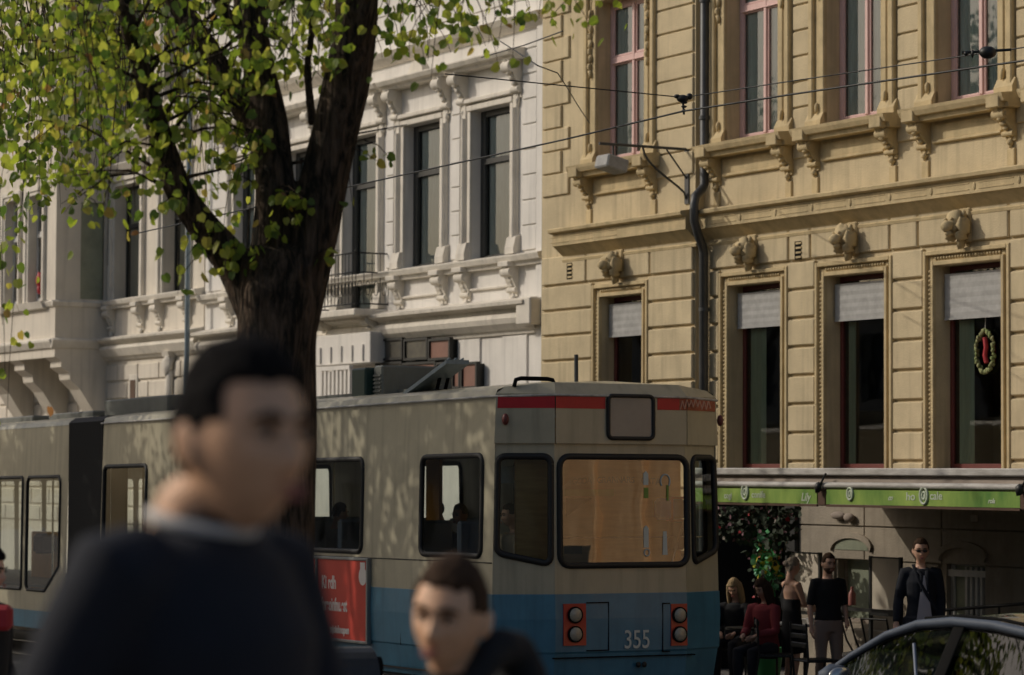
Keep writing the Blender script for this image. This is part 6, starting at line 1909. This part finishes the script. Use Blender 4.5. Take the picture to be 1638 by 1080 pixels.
# cafe people
def cafe_person(px, py_top, yl, rz, label, **kw):
    x, zt = hy(px, py_top, yl); P_ = Yf.M @ Vector((x, yl, GZc))
    seated = kw.pop('seated', False)
    zz = P_.z+0
    if not seated: H = (zt-GZc); return person(label, P_, rz, H, **kw), P_
    H = kw.pop('H', 1.68); k = H/1.75
    drop = (zt-GZc)/k-1.75                                  # how far the head sits below the standing height
    hz = .50; d = hz-.92+0
    ps = dict(neck=(0, .02, 1.47+drop), head=(0, -.03, 1.635+drop), sh=(.175, .0, 1.40+drop), sh2=(-.175, .0, 1.40+drop), el=(.22, -.06, 1.12+drop), el2=(-.22, -.06, 1.12+drop),
              wr=(.10, -.28, 1.08+drop), wr2=(-.10, -.28, 1.08+drop), hip=(.09, .06, hz), hip2=(-.09, .06, hz), kn=(.11, -.38, .50), kn2=(-.11, -.38, .50), an=(.11, -.36, .08), an2=(-.11, -.36, .08))
    ps.update(kw.pop('pose', {}))
    return person(label, P_, rz, H, pose=ps, **kw), P_
cafe_person(1473, 863, -2.2, R(-6), 'man in sunglasses with a dark open blazer, grey tee and shoulder strap', top='tee', jacket='navy', bottom='darkjeans', hair='hairbrown', glasses='eyedark', head_yaw=R(4), girth=.86, hscale=1.03, pose=dict(sh=(.158, .01, 1.415), sh2=(-.158, .01, 1.415), el=(.205, .06, 1.14), el2=(-.225, .05, 1.14), wr=(.20, -.04, .88), wr2=(-.25, -.02, .90)))
cafe_person(1325, 887, -2.1, R(14), 'bearded man in a black polo shirt and khaki trousers standing at the cafe', top='blackcloth', bottom='khaki', hair='hairbrown', sleeve='short', beard='beardbrown', head_yaw=R(8), girth=1.02, hscale=1.04, pose=dict(sh=(.172, .01, 1.415), sh2=(-.172, .01, 1.415), el=(.22, .03, 1.13), wr=(.20, -.10, .95), el2=(-.235, .02, 1.13), wr2=(-.24, -.05, .87)))
cafe_person(1267, 893, -1.85, R(112), 'woman with an ash blond bun in a black backless dress standing by the tables', top='blackcloth', bottom='blackcloth', skirt=True, hair='hairash', hairstyle='bun', bareback=True, head_yaw=R(-6), pose=dict(el=(.2, -.08, 1.14), el2=(-.2, -.08, 1.14), wr=(.12, -.30, 1.1), wr2=(-.12, -.3, 1.1)))
cafe_person(1222, 926, -2.3, R(-42), 'seated woman with long brown hair in a coral top leaning over the table', seated=True, top='pinkred', bottom='darkjeans', hair='hairbrown', hairstyle='long', head_pitch=R(22), head_yaw=R(-8))
cafe_person(1176, 926, -1.75, R(-25), 'seated woman with long blond hair in black beside the tram corner', seated=True, top='blackcloth', bottom='darkjeans', hair='hairblond', hairstyle='long', head_pitch=R(24))
# passengers
def passenger(px, py_top, yl, rz, label, **kw):
    x, zt = Tf.hit(px, py_top, yl); P_ = Tf.M @ Vector((x, yl, .92)); k = .97
    drop = (zt-.92)/k-1.75; hz = .46
    ps = dict(neck=(0, .02, 1.47+drop), head=(0, -.03, 1.635+drop), sh=(.175, .0, 1.40+drop), sh2=(-.175, .0, 1.40+drop), el=(.22, -.06, 1.12+drop), el2=(-.22, -.06, 1.12+drop),
              wr=(.10, -.28, 1.08+drop), wr2=(-.10, -.28, 1.08+drop), hip=(.09, .06, hz), hip2=(-.09, .06, hz), kn=(.11, -.36, .46), kn2=(-.11, -.36, .46), an=(.11, -.34, .08), an2=(-.11, -.34, .08))
    return person(label, P_, rz, 1.70, pose=ps, **kw)
passenger(818, 808, .75, R(-60), 'passenger in a beige top holding a phone behind the tram corner window', top='beigecloth', hair='hairbrown')
passenger(738, 808, .7, R(-40), 'grey haired passenger in dark clothes behind the last tram side window', top='navy', hair='hairash')
passenger(540, 806, .6, R(120), 'passenger in a pale grey jacket behind the tram window above the poster', top='tee', hair='hairblack')
passenger(700, 800, 1.2, R(-50), 'dark haired passenger in black on the far seats of the tram', top='blackcloth', hair='hairblack')

# ------------------------------------------------------------------ litter bin
bn = at(533, 1062, 15.2); gz = ground_at(bn.x, bn.y)
o = thing('litter_bin', 'dark grey metal litter bin with a rounded hood behind the tree', 'bin', loc=Vector((bn.x, bn.y, gz)), rz=R(20))
hh = bn.z-gz
q = MB(); 
pr = [(-.20, hh-.3)]+[(.20*math.cos(R(180-t))*1.0, hh-.1+.19*math.sin(R(t))) for t in range(0, 181, 15)]+[(.20, hh-.3)]
q.extrude_x(-.26, .20, pr[::-1], smooth=False); q.build('hood', 'binmetal', o, [bevel(.012)])
q = MB(); q.rbox(-.24, .18, -.18, .18, .12, hh-.3, .02); q.build('bin_body', 'binmetal', o)
q = MB(); q.cyl_x(.19, .26, 0, hh-.02, .055, 14); q.build('hinge', 'carblack', o)
q = MB(); q.tube([(0, 0, -.1), (0, 0, .14)], .06, 10); q.build('post', 'carblack', o)

# ------------------------------------------------------------------ car
CDn = 11.0
Kf = Frame(N2*CDn, ROT)
xr_, zr_ = Kf.hit(1530, 988, .42)
print('car roof z', zr_)
car = thing('parked_car', 'dark blue hatchback with a silver roof edge parked on the near side of the cafe', 'car', M=Kf.M)
def cx(f): return xr_+(.10-f)                # f: metres forward of the car's middle
W_ = 1.78; sc = zr_/1.45
def sec(f, pts, m=False): return [(cx(f), y, z*sc) for y, z in pts]
# profile stations f: (belt y inset, belt z, rail y inset, rail z, crown z)
ST = [(1.25, .10, .95, None), (.30, .27, 1.385, 1.43), (.10, .28, 1.415, 1.455), (-.35, .28, 1.41, 1.46), (-.85, .29, 1.375, 1.43), (-1.35, .32, 1.30, 1.36)]
rail = [Vector((cx(1.28), .14, .97*sc)), Vector((cx(.92), .20, 1.17*sc)), Vector((cx(.60), .25, 1.315*sc)), Vector((cx(.30), .285, 1.395*sc)), Vector((cx(-.05), .295, 1.425*sc)), Vector((cx(-.45), .30, 1.42*sc)), Vector((cx(-.9), .31, 1.375*sc)), Vector((cx(-1.3), .34, 1.30*sc)), Vector((cx(-1.75), .36, 1.12*sc))]
belt = [Vector((cx(1.28), .10, .93*sc)), Vector((cx(.92), .07, .945*sc)), Vector((cx(.60), .06, .95*sc)), Vector((cx(.30), .055, .955*sc)), Vector((cx(-.05), .05, .965*sc)), Vector((cx(-.45), .05, .98*sc)), Vector((cx(-.9), .06, 1.0*sc)), Vector((cx(-1.3), .09, 1.03*sc)), Vector((cx(-1.75), .16, 1.08*sc))]
def mir(p): return Vector((p.x, W_-p.y, p.z))
def strip(mb, A, B, i0, i1, t0=0, t1=1, push=0):
    vs = []
    for i in range(i0, i1+1):
        a, b = A[i].lerp(B[i], t0), A[i].lerp(B[i], t1)
        vs += [a+Vector((0, -push, 0)), b+Vector((0, -push, 0))]
    mb.add(vs, [(2*i, 2*i+2, 2*i+3, 2*i+1) for i in range(i1-i0)], True)
# roof
q = MB(); cols = []
roofi = range(3, 8)
for i in roofi:
    r_ = rail[i]; row = []
    for j in range(9):
        u = j/8; y = r_.y+(W_-2*r_.y)*u; row.append(Vector((r_.x, y, r_.z+.055*sc*(1-(2*u-1)**2))))
    cols.append(row)
vs = [p for row in cols for p in row]
q.add(vs, [(i*9+j, (i+1)*9+j, (i+1)*9+j+1, i*9+j+1) for i in range(len(cols)-1) for j in range(8)], True)
q.build('roof', 'carpaint', car)
# cant rails and pillars
for f_ in (lambda p: p, mir):
    q = MB(); q.tube([f_(p)+Vector((0, 0, .006)) for p in rail], [(.02, .022), (.022, .026), (.026, .034), (.030, .046), (.034, .058), (.034, .062), (.034, .062), (.034, .06), (.03, .05)], 8); q.build('cant_rail', 'carroof', car)
    q = MB(); q.tube([f_(p)+Vector((0, .045 if f_ is not mir else -.045, .045)) for p in rail[3:8]], .012, 6); q.build('roof_rail', 'carblack', car)
    q = MB(); q.tube([f_(p)+Vector((0, 0, -.032)) for p in rail], .012, 6); q.tube([f_(p) for p in belt], .014, 6); q.build('window_trim', 'carblack', car)
    # B and C pillars
    for fi, wdh in ((-.12, .075), (-.98, .07)):
        x = cx(fi); i = max(j for j in range(len(rail)-1) if rail[j].x <= x) if rail[0].x < rail[-1].x else 0
        t = (x-rail[i].x)/(rail[i+1].x-rail[i].x); a = rail[i].lerp(rail[i+1], t); b = belt[i].lerp(belt[i+1], t)
        q = MB(); push_ = Vector((0, -.016 if f_ is not mir else .016, 0)); q.tube([f_(a)+push_, f_(b)+push_], [(.060, .006)]*2, 8); q.build('pillar', 'carblack', car)
    q = MB(); A_, B_ = [f_(p) for p in belt], [f_(p) for p in rail]; strip(q, A_, B_, 0, 8); sw_ = q.build('side_glass', 'carglass', car)
# windscreen and rear glass
q = MB(); vs = []
for i in range(0, 4):
    r_ = rail[i]
    for j in range(7):
        u = j/6; vs.append(Vector((r_.x-.12*(1-(2*u-1)**2)*(1-i/4), r_.y+(W_-2*r_.y)*u, r_.z+.03*(1-(2*u-1)**2))))
q.add(vs, [(i*7+j, (i+1)*7+j, (i+1)*7+j+1, i*7+j+1) for i in range(3) for j in range(6)], True); q.build('windscreen', 'carglass', car)
q = MB(); q.add([rail[7], mir(rail[7]), mir(rail[8]), rail[8]], [(0, 1, 2, 3)]); q.build('rear_window', 'carglass', car)
# lower body: loft of cross sections
stn = [(2.12, .30, .35, .62), (2.05, .12, .28, .70), (1.75, .05, .25, .80), (1.28, .03, .24, .92), (.6, .0, .22, .945), (0, .0, .22, .96), (-.8, .0, .22, .99), (-1.4, .02, .24, 1.03), (-1.8, .05, .26, 1.07), (-2.08, .12, .30, .95), (-2.15, .25, .36, .70)]
q = MB(); rings = []
for f, ins, zb_, zt in stn:
    zb_ *= sc; zt *= sc; y0 = ins; y1 = W_-ins
    rings.append([(cx(f), y0+.10, zb_), (cx(f), y0, zb_+.12), (cx(f), y0-.0, (zb_+zt)/2), (cx(f), y0+.035, zt-.05), (cx(f), y0+.11, zt), (cx(f), W_/2, zt+.03), (cx(f), y1-.11, zt), (cx(f), y1-.035, zt-.05), (cx(f), y1, (zb_+zt)/2), (cx(f), y1, zb_+.12), (cx(f), y1-.1, zb_)])
for a, b in zip(rings, rings[1:]):
    q.add(a+b, [(i, i+1, i+12, i+11) for i in range(10)]+[(10, 0, 11, 21)], True)
q.add(rings[0], [list(range(11))]); q.add(rings[-1], [list(range(11))[::-1]])
q.build('car_body', 'carpaint', car)
for f in (1.32, -1.30):
    for yy in (.0, W_-.2):
        q = MB(); q.tube([(cx(f), yy-.01, .31), (cx(f), yy+.21, .31)], .315, 24); wh = q.build('tyre', 'rubber', car)
        q = MB(); q.tube([(cx(f), (yy-.015 if yy < 1 else yy+.215), .31), (cx(f), (yy+.0 if yy < 1 else yy+.2), .31)], .20, 20); q.build('rim', 'rim', wh)
# mirror
mp_, mz_ = Kf.hit(1330, 1076, -.14)
q = MB(); q.ell((mp_+.02, -.13, mz_-.02), (.085, .11, .075), 14, 10, rough=.2); q.build('door_mirror', 'carroof', car)
q = MB(); q.ell((mp_+.075, -.13, mz_-.02), (.035, .09, .06), 14, 10); q.build('mirror_glass', 'chrome', car)
q = MB(); q.tube([(cx(.88), .10, .97*sc), (mp_+.05, -.06, mz_-.06)], .03, 8); q.build('mirror_arm', 'carblack', car)
for f, yy in ((.15, .45), (.15, W_-.45), (-.8, .45), (-.8, W_-.45)):
    q = MB(); q.rbox(cx(f)-.05, cx(f)+.10, yy-.22, yy+.22, .45, 1.04, .04); st = q.build('car_seat', 'carseat', car)
    q = MB(); q.rbox(cx(f)-.02, cx(f)+.08, yy-.12, yy+.12, 1.08, 1.26, .03); q.build('headrest', 'carseat', st)
q = MB(); a = Vector((cx(.12), .10, 1.30*sc)); b = Vector((cx(.02), .05, .98*sc)); q.tube([a, b], .010, 6); q.build('seat_belt', 'seatgrey', car)
q = MB(); q.rbox(cx(1.2), cx(.75), .25, W_-.25, .75, .93*sc, .04); q.build('dashboard', 'carblack', car)
